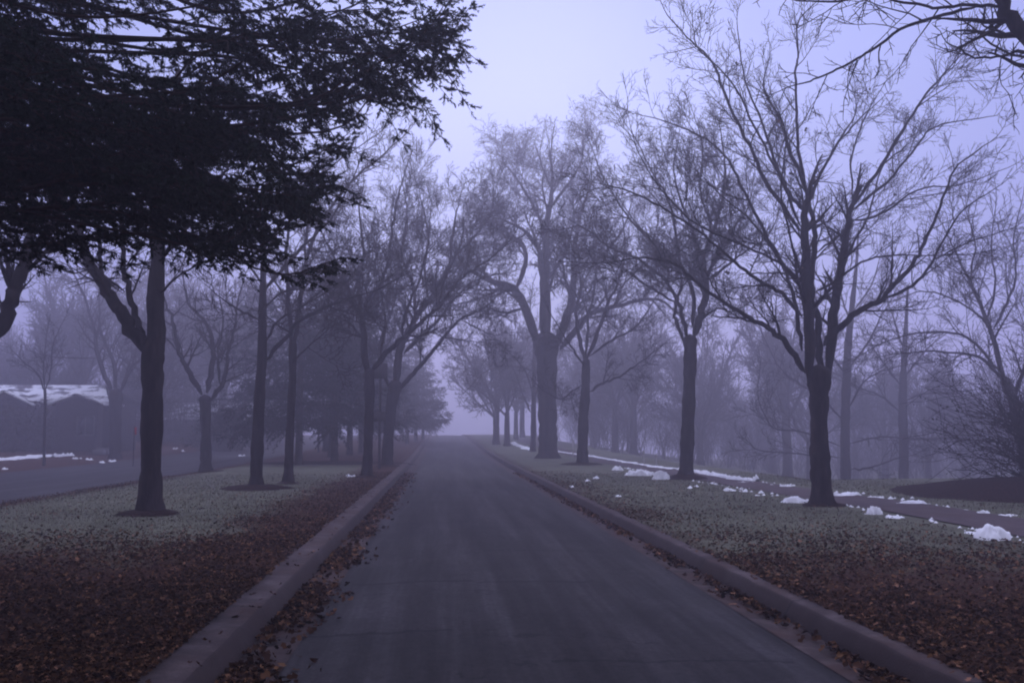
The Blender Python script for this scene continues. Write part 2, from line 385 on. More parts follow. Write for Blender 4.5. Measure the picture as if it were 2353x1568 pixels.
def finish_tree(name, label, base, big, G, barkm, group, cat='tree', leaves=None, roughness=.10):
    """Empty at the base; trunk = trunk with its main limbs, crown = branches and twigs"""
    rng = np.random.default_rng(abs(hash(len(label))) % 1000 + len(G.thin))
    root = empty(name, base); tag(root, label, cat, group)
    B = np.array(base)
    V, Q = tubes(big, 12, roughness, rng); link('trunk', mesh_np('trunk', V - B, Q, 4), barkm, root, True)
    if G.thick or G.thin:
        Va, Qa = tubes(G.thick, 5) if G.thick else (np.zeros((0, 3)), np.zeros((0, 4), int))
        Vb, Qb = tubes(G.thin, 3)
        link('crown', mesh_np('crown', np.vstack([Va, Vb]) - B, np.vstack([Qa, Qb + len(Va)]), 4), M['twig'], root, True)
    if leaves: leaf_mesh(leaves, root, B)
    return root

def leaf_shape(pos_, size, rng, flat=.35, hang=False):
    """n curled five-pointed leaves at pos_ -> verts, tris"""
    n = len(pos_); th = rng.random(n) * 2 * pi
    nrml = rng.normal(size=(n, 3)) * flat + np.array([0, 0, 1.0]) * (0 if hang else 1)
    if hang: nrml = rng.normal(size=(n, 3))
    nrml /= np.linalg.norm(nrml, axis=1, keepdims=True)
    a = np.stack([np.cos(th), np.sin(th), np.zeros(n)], 1); a -= nrml * (a * nrml).sum(1, keepdims=True); a /= np.linalg.norm(a, axis=1, keepdims=True)
    b_ = np.cross(nrml, a)
    prof = [(-.5, 0, 0), (-.28, .38, .10), (.05, .22, .0), (.22, .46, .14), (.55, 0, .08), (.22, -.46, .14), (.05, -.22, 0), (-.28, -.38, .10)]
    s_ = size * (.6 + .8 * rng.random(n))[:, None]
    ws = (.55 + .45 * rng.random(n))[:, None]; cu = (rng.random(n) * 2.2 - .4)[:, None]
    V = np.stack([pos_ + s_ * (x * a + y * ws * b_ + z * cu * nrml) for x, y, z in prof], 1)
    idx = np.arange(n)[:, None, None] * 8
    tri = np.array([(0, 1, 2), (0, 2, 6), (0, 6, 7), (2, 3, 4), (2, 4, 6), (6, 4, 5)])[None]
    return V.reshape(-1, 3), (idx + tri).reshape(-1, 3)

def leaf_mesh(spec, root, B):
    pts, size, rng = spec
    V, T = leaf_shape(np.array(pts), size, rng, hang=True)
    link('withered_leaves', mesh_np('withered_leaves', V - B, T, 3), M['leaf'], root)

def hero(name, label, base, trunk, limbs, sc_, seed, G, group, depth, bark='bark', S=9., auto=True, leafy=0, wsc=1., L1=(.12, .24), d1=1.3, t0=.22):
    """trunk and limbs traced as centre lines in the photo's frame, given their own depths.
    trunk: [(px,py,width)], limbs: [(points, w0, w1, depth0, depth1)]; sc_ maps zoomed coordinates to the frame."""
    def cv(p): return sc_(p[0], p[1])
    rg = random.Random(seed); big = []
    k = sc_(1, 0)[0] - sc_(0, 0)[0]
    tp = [P(*cv(p), depth) for p in trunk]; tr = [p[2] * k * wsc / F * depth / 2 for p in trunk]
    bz = tp[0][2]
    base = (tp[0][0], tp[0][1], H(tp[0][0], tp[0][1]))
    tp[0] = (tp[0][0], tp[0][1], base[2] + .02)
    c = catmull(tp, 8); r = np.interp(np.linspace(0, len(tp) - 1, len(c)), range(len(tp)), tr)
    hgt = c[:, 2] - base[2]; r = r * (1 + .38 * np.exp(-hgt / .16)); r *= 1 + .06 * np.sin(hgt * 5 + seed) + .04 * np.sin(hgt * 13)
    foot = c[0].copy(); foot[2] -= .25
    ax = c[-1] - c[-2]; ax /= np.linalg.norm(ax)
    big.append((np.vstack([foot, c, c[-1] + ax * r[-1] * .4, c[-1] + ax * r[-1] * .75]), np.concatenate([[r[0] * 1.12], r, [r[-1] * .72, .01]])))
    for pts, w0, w1, d0, d1_ in limbs:
        n = len(pts); pp = []
        for i, q_ in enumerate(pts):
            f = i / (n - 1); pp.append(P(*cv(q_), depth + d0 + (d1_ - d0) * f))
        cc = catmull(pp, 5)
        wl = np.linspace(0, 1, len(cc)); Y = cc[:, 1]
        rr = (w0 * (1 - wl) + w1 * wl) * k * wsc / F * Y / 2
        rr[0] *= .3; rr[1] *= .72; rr[2] *= .93
        cc[1:-1] += np.array([[rg.gauss(0, .4), rg.gauss(0, .4), rg.gauss(0, .4)] for _ in range(len(cc) - 2)]) * np.minimum(rr[1:-1, None], .05)
        big.append((cc, rr))
        ln = np.linalg.norm(np.diff(cc, axis=0), axis=1).sum()
        if d1 > 0:
            kk = max(3, int(ln * d1 * 1.7))
            for j in range(kk):
                tt = t0 + (1 - t0) * (j + rg.random()) / kk
                i = min(len(cc) - 2, int(tt * (len(cc) - 1)))
                dd = nrm(tuple(cc[i + 1] - cc[i])); q_ = tuple(cc[i])
                G.child(q_, dd, S * rg.uniform(*L1) * (1.05 - .45 * tt), max(G.rmin * 1.3, rr[i] * rg.uniform(.35, .6)), 1)
            dd = nrm(tuple(cc[-1] - cc[-2])); G.grow(tuple(cc[-1]), dd, S * .12, rr[-1], 1)
    lv = None
    if leafy:
        tips = [a[0][-1] for a in G.thin]; rg.shuffle(tips)
        lv = (tips[:leafy], .09, np.random.default_rng(seed))
    return finish_tree(name, label, base, big, G, M[bark], group, leaves=lv)

def generic(name, label, group, base, Ht, seed, rmin=.012, bark='bark', spread=1.0, lean=(0, 0), forks=(4, 7), fork_h=.24, G=None, r0=None, trunk_h=None, maxlev=3):
    rg = random.Random(seed); r0 = r0 or Ht * .022; big = []
    G = G or Grower(seed, rmin=rmin, dens=(0, 2.4, 3.6, 5), maxlev=maxlev)
    hf = trunk_h or Ht * fork_h; b0 = np.array(base, float)
    top = b0 + np.array([lean[0] * hf, lean[1] * hf, hf])
    tp = catmull([b0, b0 + (top - b0) * .35 + [rg.uniform(-.05, .05), 0, 0], b0 + (top - b0) * .7, top], 4)
    hh = tp[:, 2] - b0[2]; r = r0 * (1 - .22 * hh / hf) * (1 + .35 * np.exp(-hh / .2))
    big.append((np.vstack([tp[0] - [0, 0, .3], tp, tp[-1] + [0, 0, r[-1] * .5], tp[-1] + [0, 0, r[-1] * .9]]), np.concatenate([[r[0] * 1.1], r, [r[-1] * .7, .01]])))
    nf = rg.randint(*forks); az0 = rg.random() * 6.28
    for i in range(nf):
        az = az0 + i * 2 * pi / nf + rg.uniform(-.35, .35); el = radians(rg.uniform(38, 72) if i else 82)
        Ln = (Ht - hf) * rg.uniform(.7, 1.0) * (1 if el > 1 else .85)
        d = np.array([cos(az) * cos(el) * spread, sin(az) * cos(el) * spread, sin(el)]); d /= np.linalg.norm(d)
        s0 = b0 + (top - b0) * rg.uniform(.82, 1.0)
        pts = [s0]
        for j in range(4):
            d = d + np.array([rg.uniform(-.14, .14), rg.uniform(-.14, .14), rg.uniform(.0, .13)]); d /= np.linalg.norm(d)
            pts.append(pts[-1] + d * Ln / 4)
        cc = catmull(pts, 3); rr = np.linspace(r[-1] * rg.uniform(.42, .62), rmin * 1.3, len(cc))
        big.append((cc, rr))
        kk = int(Ln * 2.0)
        for j in range(kk):
            tt = .2 + .8 * (j + rg.random()) / kk; k2 = min(len(cc) - 2, int(tt * (len(cc) - 1)))
            G.child(tuple(cc[k2]), nrm(tuple(cc[k2 + 1] - cc[k2])), Ht * rg.uniform(.14, .26) * (1.1 - .5 * tt), rr[k2] * .6, 1)
    return finish_tree(name, label, base, big, G, M[bark], group)

ROWR, ROWL, WOODS = 'bare trees lining the right side of the road', 'bare trees on the left lawn', 'pale bare trees far back in the fog'
z5 = lambda x, y: (1364 + .5591 * x, .5591 * y)
z3 = lambda x, y: (1071.7 + .5594 * x, 292.3 + .5594 * y)
z2 = lambda x, y: (487.2 + .4971 * x, 389.7 + .4971 * y)
z1 = lambda x, y: (.4659 * x, 487.1 + .4659 * y)
z4 = lambda x, y: (1558.9 + .466 * x, 584.6 + .466 * y)

# --- R1: the big bare tree at the right
hero('bare_tree', 'large many stemmed bare tree, nearest and darkest right of the road', None,
     [(938, 2075, 92), (930, 1900, 80), (925, 1750, 74), (925, 1620, 78), (925, 1530, 112)],
     [([(885, 1560), (880, 1300), (870, 1100), (866, 950), (880, 820)], 50, 28, -.1, -.3),
      ([(880, 820), (845, 650), (835, 500), (830, 300), (840, 220), (835, 100), (890, 30)], 16, 4, -.3, -.8),
      ([(885, 830), (930, 720), (1000, 590), (1045, 520)], 16, 7, -.3, .5),
      ([(1000, 590), (1100, 480), (1190, 400)], 9, 3, .3, .9),
      ([(865, 870), (790, 770), (740, 650), (690, 500), (620, 330), (590, 120)], 18, 4, -.3, .9),
      ([(930, 1540), (920, 1350), (895, 1200), (910, 1000), (890, 850), (800, 600), (770, 500), (700, 360), (720, 240)], 34, 4, .2, 1.6),
      ([(965, 1550), (985, 1300), (1010, 1150), (1040, 950), (1055, 860)], 46, 24, .1, .4),
      ([(1055, 860), (1180, 680), (1290, 500), (1380, 370), (1450, 290), (1560, 170)], 17, 4, .4, -.5),
      ([(1055, 870), (1200, 750), (1330, 600), (1400, 520), (1620, 480)], 14, 4, .4, 1.5),
      ([(1060, 905), (1180, 880), (1330, 780), (1500, 760), (1700, 690)], 12, 3, .4, -1.2),
      ([(1060, 820), (1060, 640), (1120, 470), (1190, 350)], 10, 3, .4, 2.2),
      ([(945, 1420), (1010, 1340), (1100, 1275), (1200, 1210), (1290, 1110), (1360, 1000), (1420, 850), (1480, 700), (1600, 600)], 32, 5, 0, -1.6),
      ([(1200, 1225), (1310, 1170), (1400, 1060), (1500, 880), (1640, 780)], 17, 4, -.6, -2.2),
      ([(1390, 1070), (1530, 1000), (1680, 950)], 9, 3, -1.6, -2.2),
      ([(870, 1530), (800, 1420), (740, 1360), (640, 1305), (520, 1232), (400, 1140), (330, 1085), (200, 1060), (60, 1080)], 28, 4, 0, -1.4),
      ([(855, 1300), (780, 1210), (700, 1165), (600, 1100), (480, 990), (340, 890), (180, 800), (60, 762), (0, 750)], 19, 4, 0, -2.2),
      ([(865, 1190), (780, 1090), (700, 950), (600, 750), (540, 640), (440, 560), (300, 500), (180, 470)], 18, 3, -.1, 1.2),
      ([(870, 1170), (760, 1080), (600, 1000), (420, 920), (280, 780), (190, 640), (150, 520)], 13, 3, -.1, -.9),
      ([(858, 960), (720, 770), (640, 600), (540, 400), (490, 260), (380, 150), (300, 60)], 20, 4, -.2, .7),
      ([(855, 940), (760, 720), (660, 520), (560, 330), (430, 200), (410, 120)], 14, 3, -.2, -1.5),
      ([(915, 1040), (1000, 970), (1080, 900), (1290, 820), (1480, 790)], 10, 3, .1, 1.8),
      ([(910, 1200), (980, 1160), (1100, 1080), (1200, 1050), (1390, 1050), (1540, 1045)], 13, 3, .1, -2),
      ([(855, 1440), (835, 1290), (800, 1150), (740, 1030), (640, 900), (540, 820), (420, 700)], 20, 3, -.1, 2.0),
      ([(1000, 1160), (1060, 1010), (1130, 880), (1180, 700), (1260, 560)], 14, 3, .2, 2.4),
      ([(880, 1200), (820, 1020), (770, 800), (790, 560), (740, 420)], 12, 3, 0, -2.4)],
     z5, 3, Grower(3, rmin=.0052, dens=(0, 4.2, 6, 7.5), maxlev=3, wig=.2, ratio=.5, ang=(28, 58)), ROWR, 20.4, leafy=45, S=8.6, L1=(.10, .2), d1=1.6)

# --- R2
hero('bare_tree', 'slim knobbly bare tree, second in the right row, snow heaps behind it', None,
     [(900, 1442, 60), (908, 1250, 56), (915, 1060, 52), (918, 945, 54), (917, 870, 62)],
     [([(895, 890), (862, 800), (856, 740), (880, 640), (868, 570), (820, 500), (700, 400), (620, 280)], 16, 4, 0, .8),
      ([(905, 870), (888, 780), (862, 700), (810, 620), (700, 540), (600, 500), (520, 440), (440, 390)], 20, 4, 0, -2.4),
      ([(932, 860), (960, 770), (985, 650), (970, 540), (1010, 430), (1050, 300), (1060, 150), (1040, 0)], 36, 4, 0, .6),
      ([(930, 820), (930, 680), (880, 560), (860, 450), (830, 300), (760, 180), (690, 40)], 20, 4, 0, 1.8),
      ([(985, 630), (1080, 560), (1130, 520), (1240, 440), (1300, 300)], 14, 3, 0, -1),
      ([(965, 790), (1030, 745), (1100, 755), (1200, 690)], 11, 3, 0, 1),
      ([(875, 730), (760, 660), (640, 580), (560, 540), (470, 490)], 12, 3, 0, 2.2),
      ([(975, 560), (930, 420), (880, 300), (850, 180), (870, 50)], 16, 3, .2, -1.8),
      ([(862, 560), (760, 470), (650, 350), (560, 200), (520, 100)], 12, 3, .3, -.8),
      ([(985, 640), (1040, 480), (1150, 340), (1180, 200)], 14, 3, .2, 2.4),
      ([(1010, 430), (960, 250), (970, 80), (930, -60)], 11, 3, .2, 1.0)],
     z3, 8, Grower(8, rmin=.0075, dens=(0, 3.6, 4.8, 6, 4.5), maxlev=4, wig=.2, ang=(28, 58)), ROWR, 32.2, leafy=30, S=9.5, L1=(.14, .27), d1=1.2)

# --- R3
hero('bare_tree', 'small bare tree directly right of the huge old trunk, low side branches', None,
     [(475, 1382, 44), (480, 1200, 42), (488, 1080, 38), (491, 960, 34)],
     [([(472, 1060), (430, 1085), (385, 1115), (330, 1090)], 8, 4, 0, -2), ([(505, 1085), (560, 1050), (630, 1020), (700, 975), (770, 920)], 13, 4, 0, -1.5),
      ([(483, 960), (460, 850), (450, 750), (470, 650), (440, 520), (400, 380)], 20, 4, 0, 1.6), ([(495, 950), (540, 840), (590, 700), (620, 640), (650, 500), (640, 360)], 20, 4, 0, -1),
      ([(505, 940), (600, 870), (680, 830), (740, 760), (800, 660)], 12, 4, 0, 2), ([(485, 980), (430, 900), (390, 840), (340, 760)], 10, 4, 0, -2.4),
      ([(490, 960), (500, 800), (530, 620), (520, 450)], 14, 4, 0, 2.6)],
     z3, 12, Grower(12, rmin=.0095, dens=(0, 3, 4, 5, 4.5), maxlev=4, wig=.22, ang=(30, 60)), ROWR, 46.3, S=9.5, L1=(.12, .24))

# --- R4: huge old tree
hero('old_elm', 'huge old bare tree with massive trunk and drooping twigs, tallest in the fog', None,
     [(335, 1352, 92), (333, 1200, 86), (330, 1050, 88), (328, 930, 108), (326, 870, 128)],
     [([(295, 900), (240, 740), (190, 660), (110, 635), (40, 600), (-40, 560)], 50, 9, 0, -3), ([(200, 670), (242, 560), (230, 480), (180, 440), (100, 400), (40, 330)], 26, 5, -1, 3),
      ([(325, 900), (322, 700), (320, 560), (330, 400), (352, 250), (345, 100)], 62, 8, 0, 0), ([(365, 900), (420, 760), (440, 650), (440, 500), (470, 350), (520, 220)], 48, 6, 0, 4),
      ([(385, 910), (450, 830), (510, 765), (600, 740), (720, 708), (800, 712), (870, 770)], 34, 7, 0, -4), ([(320, 530), (230, 420), (150, 380), (60, 300)], 22, 5, 0, -4),
      ([(600, 740), (650, 640), (740, 560), (820, 480)], 14, 4, -2, -4), ([(440, 600), (560, 520), (640, 420), (680, 300)], 20, 5, 2, 1),
      ([(328, 420), (260, 300), (200, 200), (150, 150)], 18, 4, 0, 3), ([(345, 330), (420, 230), (470, 150), (480, 90)], 18, 4, 0, -3),
      ([(352, 260), (310, 160), (290, 90)], 14, 4, 0, 2), ([(325, 640), (400, 520), (440, 380), (430, 240)], 20, 5, 0, -5), ([(250, 740), (150, 760), (70, 740), (-20, 780)], 16, 5, 0, -4),
      ([(720, 708), (780, 640), (880, 620), (960, 680)], 12, 4, -3, -6)],
     z3, 21, Grower(21, rmin=.0095, dens=(0, 2.2, 2.8, 3.8, 3.8), maxlev=4, droop=.12, trop=.05, wig=.24, ang=(30, 65), ratio=.5), ROWR, 56, bark='oldbark', S=16, L1=(.17, .31), d1=.8, wsc=.88)

# --- R5 thin one beside it
hero('bare_tree', 'thin young bare tree close on the left of the huge old trunk', None,
     [(272, 1332, 22), (274, 1200, 21), (276, 1060, 17), (278, 900, 12)],
     [([(264, 1170), (237, 1115), (215, 1050), (180, 960)], 9, 3, 0, -2), ([(280, 1120), (300, 1040), (330, 960)], 8, 3, 0, 2), ([(274, 1100), (240, 1000), (150, 900), (60, 850)], 9, 3, 0, -4),
      ([(278, 900), (260, 780), (270, 650)], 9, 3, 0, 1), ([(275, 1000), (180, 980), (80, 1000), (0, 1080)], 6, 3, 0, -5)],
     z3, 25, Grower(25, rmin=.013, dens=(0, 2.2, 3, 4)), ROWR, 69, S=10)

# --- L1: black forked tree
z1b = z1
hero('bare_tree', 'thick black forked bare tree on the left lawn, nearest trunk', None,
     [(741, 1468, 112), (745, 1200, 98), (752, 900, 104), (752, 720, 104), (772, 600, 92), (765, 450, 82), (778, 250, 72), (778, 60, 66), (800, -120, 56), (850, -400, 44), (880, -700, 30)],
     [([(735, 690), (640, 570), (560, 440), (490, 330), (435, 240), (392, 120), (370, 0), (340, -140), (260, -330), (230, -500)], 74, 16, 0, .4),
      ([(712, 610), (665, 510), (632, 350), (606, 250), (600, 80), (590, -100), (560, -300), (600, -500)], 36, 10, 0, 1.0),
      ([(500, 320), (490, 150), (486, 30), (480, -100), (440, -300)], 24, 7, .2, -.6),
      ([(415, 215), (330, 190), (240, 150), (120, 110), (0, 70)], 9, 3, .2, -1), ([(440, 285), (350, 300), (260, 272), (150, 270)], 8, 3, .2, -.5),
      ([(778, 250), (900, 100), (1020, -80), (1150, -250), (1280, -350)], 26, 5, 0, .9), ([(790, 0), (700, -200), (640, -420), (620, -600)], 26, 6, 0, -.8),
      ([(770, 420), (860, 330), (980, 250), (1090, 140), (1200, 40)], 13, 4, 0, -1.4), ([(840, -350), (950, -520), (1100, -640)], 20, 5, 0, .5),
      ([(620, 270), (680, 180), (720, 60), (740, -60)], 9, 3, .5, 1.5)],
     z1, 31, Grower(31, rmin=.006, dens=(0, 3.6, 5.2, 6.5), wig=.2), ROWL, 19.3, S=8.6, L1=(.12, .22), d1=1.1)

# --- L0: leaning limb at the left edge
hero('bare_tree', 'black bare tree at the far left edge, limb leaning in from outside the frame', None,
     [(-330, 1520, 110), (-300, 1250, 96), (-260, 1000, 92), (-150, 780, 90)],
     [([(-150, 790), (-40, 640), (30, 500), (75, 370), (130, 240), (205, 150), (285, 30), (310, -60), (380, -250)], 84, 30, 0, .8),
      ([(110, 280), (148, 140), (160, 0), (150, -160), (200, -330)], 48, 14, .5, 0), ([(-160, 800), (-260, 600), (-340, 380), (-380, 60)], 60, 14, 0, -.4),
      ([(60, 400), (0, 250), (-60, 100), (-80, -120)], 22, 6, .4, -1), ([(200, 155), (320, 90), (420, -60), (560, -160)], 18, 5, .6, 1.6)],
     z1, 36, Grower(36, rmin=.006, dens=(0, 3.4, 5, 6)), ROWL, 17.6, S=8.6, L1=(.12, .22))

# --- L472 forked
hero('bare_tree', 'foggy bare tree forking into three curved stems beside the side road', None,
     [(1015, 1264, 58), (1015, 1100, 47), (1012, 960, 52), (1010, 920, 66)],
     [([(996, 900), (940, 800), (900, 730), (870, 640), (850, 520), (820, 460), (790, 330)], 30, 6, 0, -1), ([(1018, 890), (1045, 760), (1050, 640), (1010, 540), (930, 450), (900, 300)], 32, 6, 0, 1.5),
      ([(1040, 930), (1090, 860), (1112, 790), (1130, 680), (1160, 560), (1168, 460), (1200, 330)], 26, 6, 0, -1), ([(1085, 850), (1074, 700), (1100, 560), (1080, 400)], 15, 5, 0, 2),
      ([(880, 690), (800, 600), (700, 540)], 10, 4, -.4, 0)],
     z1, 41, Grower(41, rmin=.009, dens=(0, 3.2, 4.2, 5), wig=.22), ROWL, 40, S=8.5, L1=(.12, .24))

# --- L2
hero('bare_tree', 'straight dark trunk with a spreading mulch ring on the left lawn', None,
     [(203, 1462, 60), (210, 1250, 54), (222, 1000, 48), (230, 880, 44), (232, 700, 38), (236, 500, 30), (240, 300, 22), (250, 100, 16), (270, -100, 10)],
     [([(248, 880), (330, 790), (400, 700), (520, 640), (640, 590), (760, 555), (900, 480)], 22, 4, 0, -1.5), ([(245, 800), (300, 700), (400, 640), (560, 540), (620, 450)], 14, 3, 0, 1.2),
      ([(215, 695), (130, 650), (50, 600), (-20, 540)], 14, 3, 0, -1), ([(243, 560), (340, 440), (450, 330), (560, 210), (640, 60), (700, -80)], 20, 4, 0, .8),
      ([(225, 520), (150, 420), (60, 370), (-40, 280)], 13, 3, 0, 1.5), ([(240, 420), (300, 280), (420, 120), (560, -20), (760, -160)], 16, 4, 0, -1.5),
      ([(240, 300), (180, 160), (100, 60)], 12, 3, 0, -1.5), ([(238, 640), (340, 560), (480, 560), (590, 540)], 9, 3, 0, -2)],
     z2, 46, Grower(46, rmin=.0078, dens=(0, 3.4, 4.6, 6, 4.5), maxlev=4), ROWL, 27.4, S=9, L1=(.12, .22), d1=1.3)

# --- L3
hero('bare_tree', 'slender dark trunk right behind the tree with the mulch ring', None,
     [(352, 1440, 44), (360, 1200, 37), (372, 950, 34), (372, 800, 36)],
     [([(366, 820), (352, 600), (345, 400), (360, 200), (400, 0)], 24, 6, 0, -.8), ([(378, 820), (402, 640), (430, 450), (500, 250), (650, 50), (780, -60), (880, -150)], 24, 5, 0, .8),
      ([(400, 650), (500, 560), (640, 480), (760, 440)], 12, 4, 0, 1.5), ([(352, 600), (280, 500), (200, 380)], 12, 4, 0, 1.5), ([(430, 450), (440, 280), (500, 100), (520, -80)], 14, 4, 0, -1.5),
      ([(360, 900), (440, 820), (560, 720), (640, 690)], 9, 3, 0, -2)],
     z2, 51, Grower(51, rmin=.008, dens=(0, 3.2, 4.4, 6, 4.5), maxlev=4), ROWL, 30.2, S=9, L1=(.12, .22), d1=1.3)

# --- L845
hero('bare_tree', 'bare tree with a long limb sweeping right over the road, beside the signpost', None,
     [(715, 1414, 48), (722, 1250, 42), (727, 1050, 44), (726, 930, 50)],
     [([(716, 950), (700, 800), (692, 690), (655, 620), (612, 500), (560, 400), (500, 280)], 34, 6, 0, -1), ([(694, 700), (720, 600), (800, 480), (830, 300), (860, 120), (900, -20)], 22, 5, -.2, 1),
      ([(736, 930), (800, 852), (880, 780), (960, 710), (1040, 640), (1100, 560), (1180, 480), (1300, 400), (1380, 320)], 28, 4, 0, -2), ([(880, 780), (900, 640), (960, 500), (1000, 330), (1010, 180)], 15, 4, -.5, 1.4),
      ([(692, 690), (680, 540), (700, 380), (680, 200), (700, 60)], 20, 4, 0, 1.6), ([(700, 780), (620, 700), (520, 660), (430, 640)], 11, 3, 0, -1.6), ([(780, 860), (800, 700), (780, 560), (760, 380)], 14, 4, 0, 2.2),
      ([(1040, 640), (1080, 500), (1150, 340), (1160, 200)], 11, 4, -1, .5)],
     z2, 56, Grower(56, rmin=.0074, dens=(0, 3.4, 4.6, 6, 4.5), maxlev=4), ROWL, 34.3, S=10, L1=(.14, .27), d1=1.15)

# --- L890
hero('bare_tree', 'leaning bare tree at the left road edge, rightmost there, limbs over the road', None,
     [(808, 1362, 52), (814, 1220, 48), (830, 1080, 52), (850, 990, 62)],
     [([(865, 1020), (930, 940), (1010, 850), (1080, 760), (1150, 690), (1240, 650), (1310, 590)], 24, 4, 0, -2), ([(848, 1000), (860, 860), (900, 760), (960, 650), (1030, 560), (1095, 440), (1110, 300), (1145, 130)], 40, 5, 0, 1),
      ([(830, 1020), (790, 930), (772, 860), (790, 760), (840, 620), (860, 450), (900, 280)], 20, 5, 0, 2), ([(885, 850), (960, 770), (1040, 700), (1110, 610), (1200, 520), (1330, 480)], 22, 4, 0, -1),
      ([(1000, 600), (980, 450), (1000, 300), (960, 120)], 16, 4, .5, 2.5), ([(940, 680), (930, 540), (880, 400), (900, 200), (880, 60)], 16, 4, .3, -1.6), ([(1100, 420), (1200, 320), (1290, 200), (1300, 80)], 13, 4, .8, -.5),
      ([(1150, 690), (1220, 730), (1280, 760)], 8, 3, -1.5, -2.5)],
     z2, 61, Grower(61, rmin=.0088, dens=(0, 3, 4.2, 5.5, 4.5), maxlev=4), ROWL, 44.5, S=11.5, L1=(.14, .27), d1=1.15)

# --- trees across the side road and behind the crest
hero('bare_tree', 'dim bare tree with twin left stems before the snowy roofed house', None,
     [(568, 1172, 56), (570, 1000, 54), (572, 890, 66)],
     [([(555, 900), (500, 760), (472, 640), (460, 560), (400, 380), (330, 250)], 26, 6, 0, -1), ([(570, 900), (560, 740), (500, 600), (490, 440)], 24, 6, 0, 1), ([(590, 890), (640, 780), (720, 700), (800, 560)], 22, 5, 0, 0),
      ([(480, 720), (300, 715), (200, 700)], 8, 4, 0, -1)],
     z1, 66, Grower(66, rmin=.014, dens=(0, 2.4, 3.2, 4.2)), ROWL, 60, S=11)
hero('bare_tree', 'thin ornamental bare tree in front of the snowy roof at far left', None,
     [(222, 1120, 13), (222, 950, 12), (222, 880, 14)],
     [([(222, 890), (190, 800), (120, 740), (60, 680)], 9, 3, 0, 0), ([(222, 890), (215, 760), (230, 600)], 9, 3, 0, 1), ([(224, 880), (250, 780), (260, 660), (300, 560)], 8, 3, 0, -1)],
     z1, 68, Grower(68, rmin=.011, dens=(0, 2.4, 3.2, 4.2)), ROWL, 50, S=8)
hero('bare_tree', 'tall foggy bare tree beyond the grass crest with long low side branches', None,
     [(825, 1165, 54), (820, 900, 46), (826, 650, 44), (835, 450, 38), (855, 250, 28), (875, 60, 16), (885, -120, 8)],
     [([(850, 1058), (950, 1048), (1060, 1008), (1160, 985)], 12, 4, 0, -1.5), ([(800, 945), (600, 870), (480, 860), (430, 800), (390, 700), (400, 560)], 10, 4, 0, -2), ([(795, 1000), (600, 980), (400, 965), (340, 920)], 9, 4, 0, 1),
      ([(845, 930), (1000, 900), (1200, 905), (1400, 905)], 10, 4, 0, 2), ([(815, 820), (700, 700), (600, 640), (500, 560), (430, 430)], 12, 4, 0, 1), ([(835, 760), (920, 620), (1050, 560), (1150, 540)], 12, 4, 0, -2),
      ([(830, 600), (740, 460), (680, 300), (620, 200)], 14, 4, 0, 2), ([(845, 560), (940, 420), (1000, 300), (1060, 200)], 14, 4, 0, 0), ([(850, 350), (800, 200), (770, 60)], 12, 4, 0, -1), ([(860, 280), (950, 150), (990, 20)], 12, 4, 0, 1)],
     z4, 71, Grower(71, rmin=.012, dens=(0, 2.4, 3.2, 4.2)), ROWR, 50, S=10)
hero('bare_tree', 'foggy bare tree beyond the crest with straight stout trunk, right of the tall one', None,
     [(1107, 1165, 50), (1110, 950, 46), (1104, 780, 44), (1108, 560, 32), (1120, 350, 20), (1130, 150, 10)],
     [([(1085, 770), (1000, 700), (900, 660), (800, 620)], 12, 4, 0, -1), ([(1125, 915), (1300, 905), (1450, 910), (1560, 960)], 10, 4, 0, 1), ([(1115, 720), (1240, 680), (1420, 690)], 12, 4, 0, -2), ([(1090, 640), (1000, 520), (920, 400)], 12, 4, 0, 2),
      ([(1115, 600), (1220, 470), (1330, 380)], 13, 4, 0, 1), ([(1112, 480), (1060, 320), (1020, 200)], 12, 4, 0, -1)],
     z4, 75, Grower(75, rmin=.012, dens=(0, 2.4, 3.2, 4.2)), ROWR, 54, S=10)
hero('bare_tree', 'bare tree at the right edge whose grey limbs arch left above the dark shrub', None,
     [(1720, 1150, 60), (1700, 950, 54), (1660, 760, 52), (1610, 620, 54)],
     [([(1620, 640), (1500, 520), (1400, 488), (1200, 478), (1000, 500)], 20, 4, 0, -2), ([(1600, 600), (1480, 460), (1380, 390), (1200, 385), (1040, 420), (940, 470)], 18, 4, 0, 1), ([(1610, 630), (1560, 450), (1510, 300), (1440, 150), (1380, 20), (1300, -150)], 30, 5, 0, .5),
      ([(1560, 450), (1500, 320), (1350, 220), (1200, 180), (1060, 230)], 13, 4, 0, -2), ([(1550, 370), (1620, 240), (1660, 100), (1650, -80), (1700, -300)], 18, 4, 0, 1), ([(1530, 340), (1440, 130), (1460, -60), (1400, -260)], 16, 4, 0, 2),
      ([(1650, 720), (1720, 500), (1760, 300), (1800, 60)], 24, 5, 0, -1), ([(1520, 320), (1560, 150), (1540, -40), (1560, -220)], 14, 4, 0, -1)],
     z4, 79, Grower(79, rmin=.009, dens=(0, 3, 4, 5)), ROWR, 33, S=10)

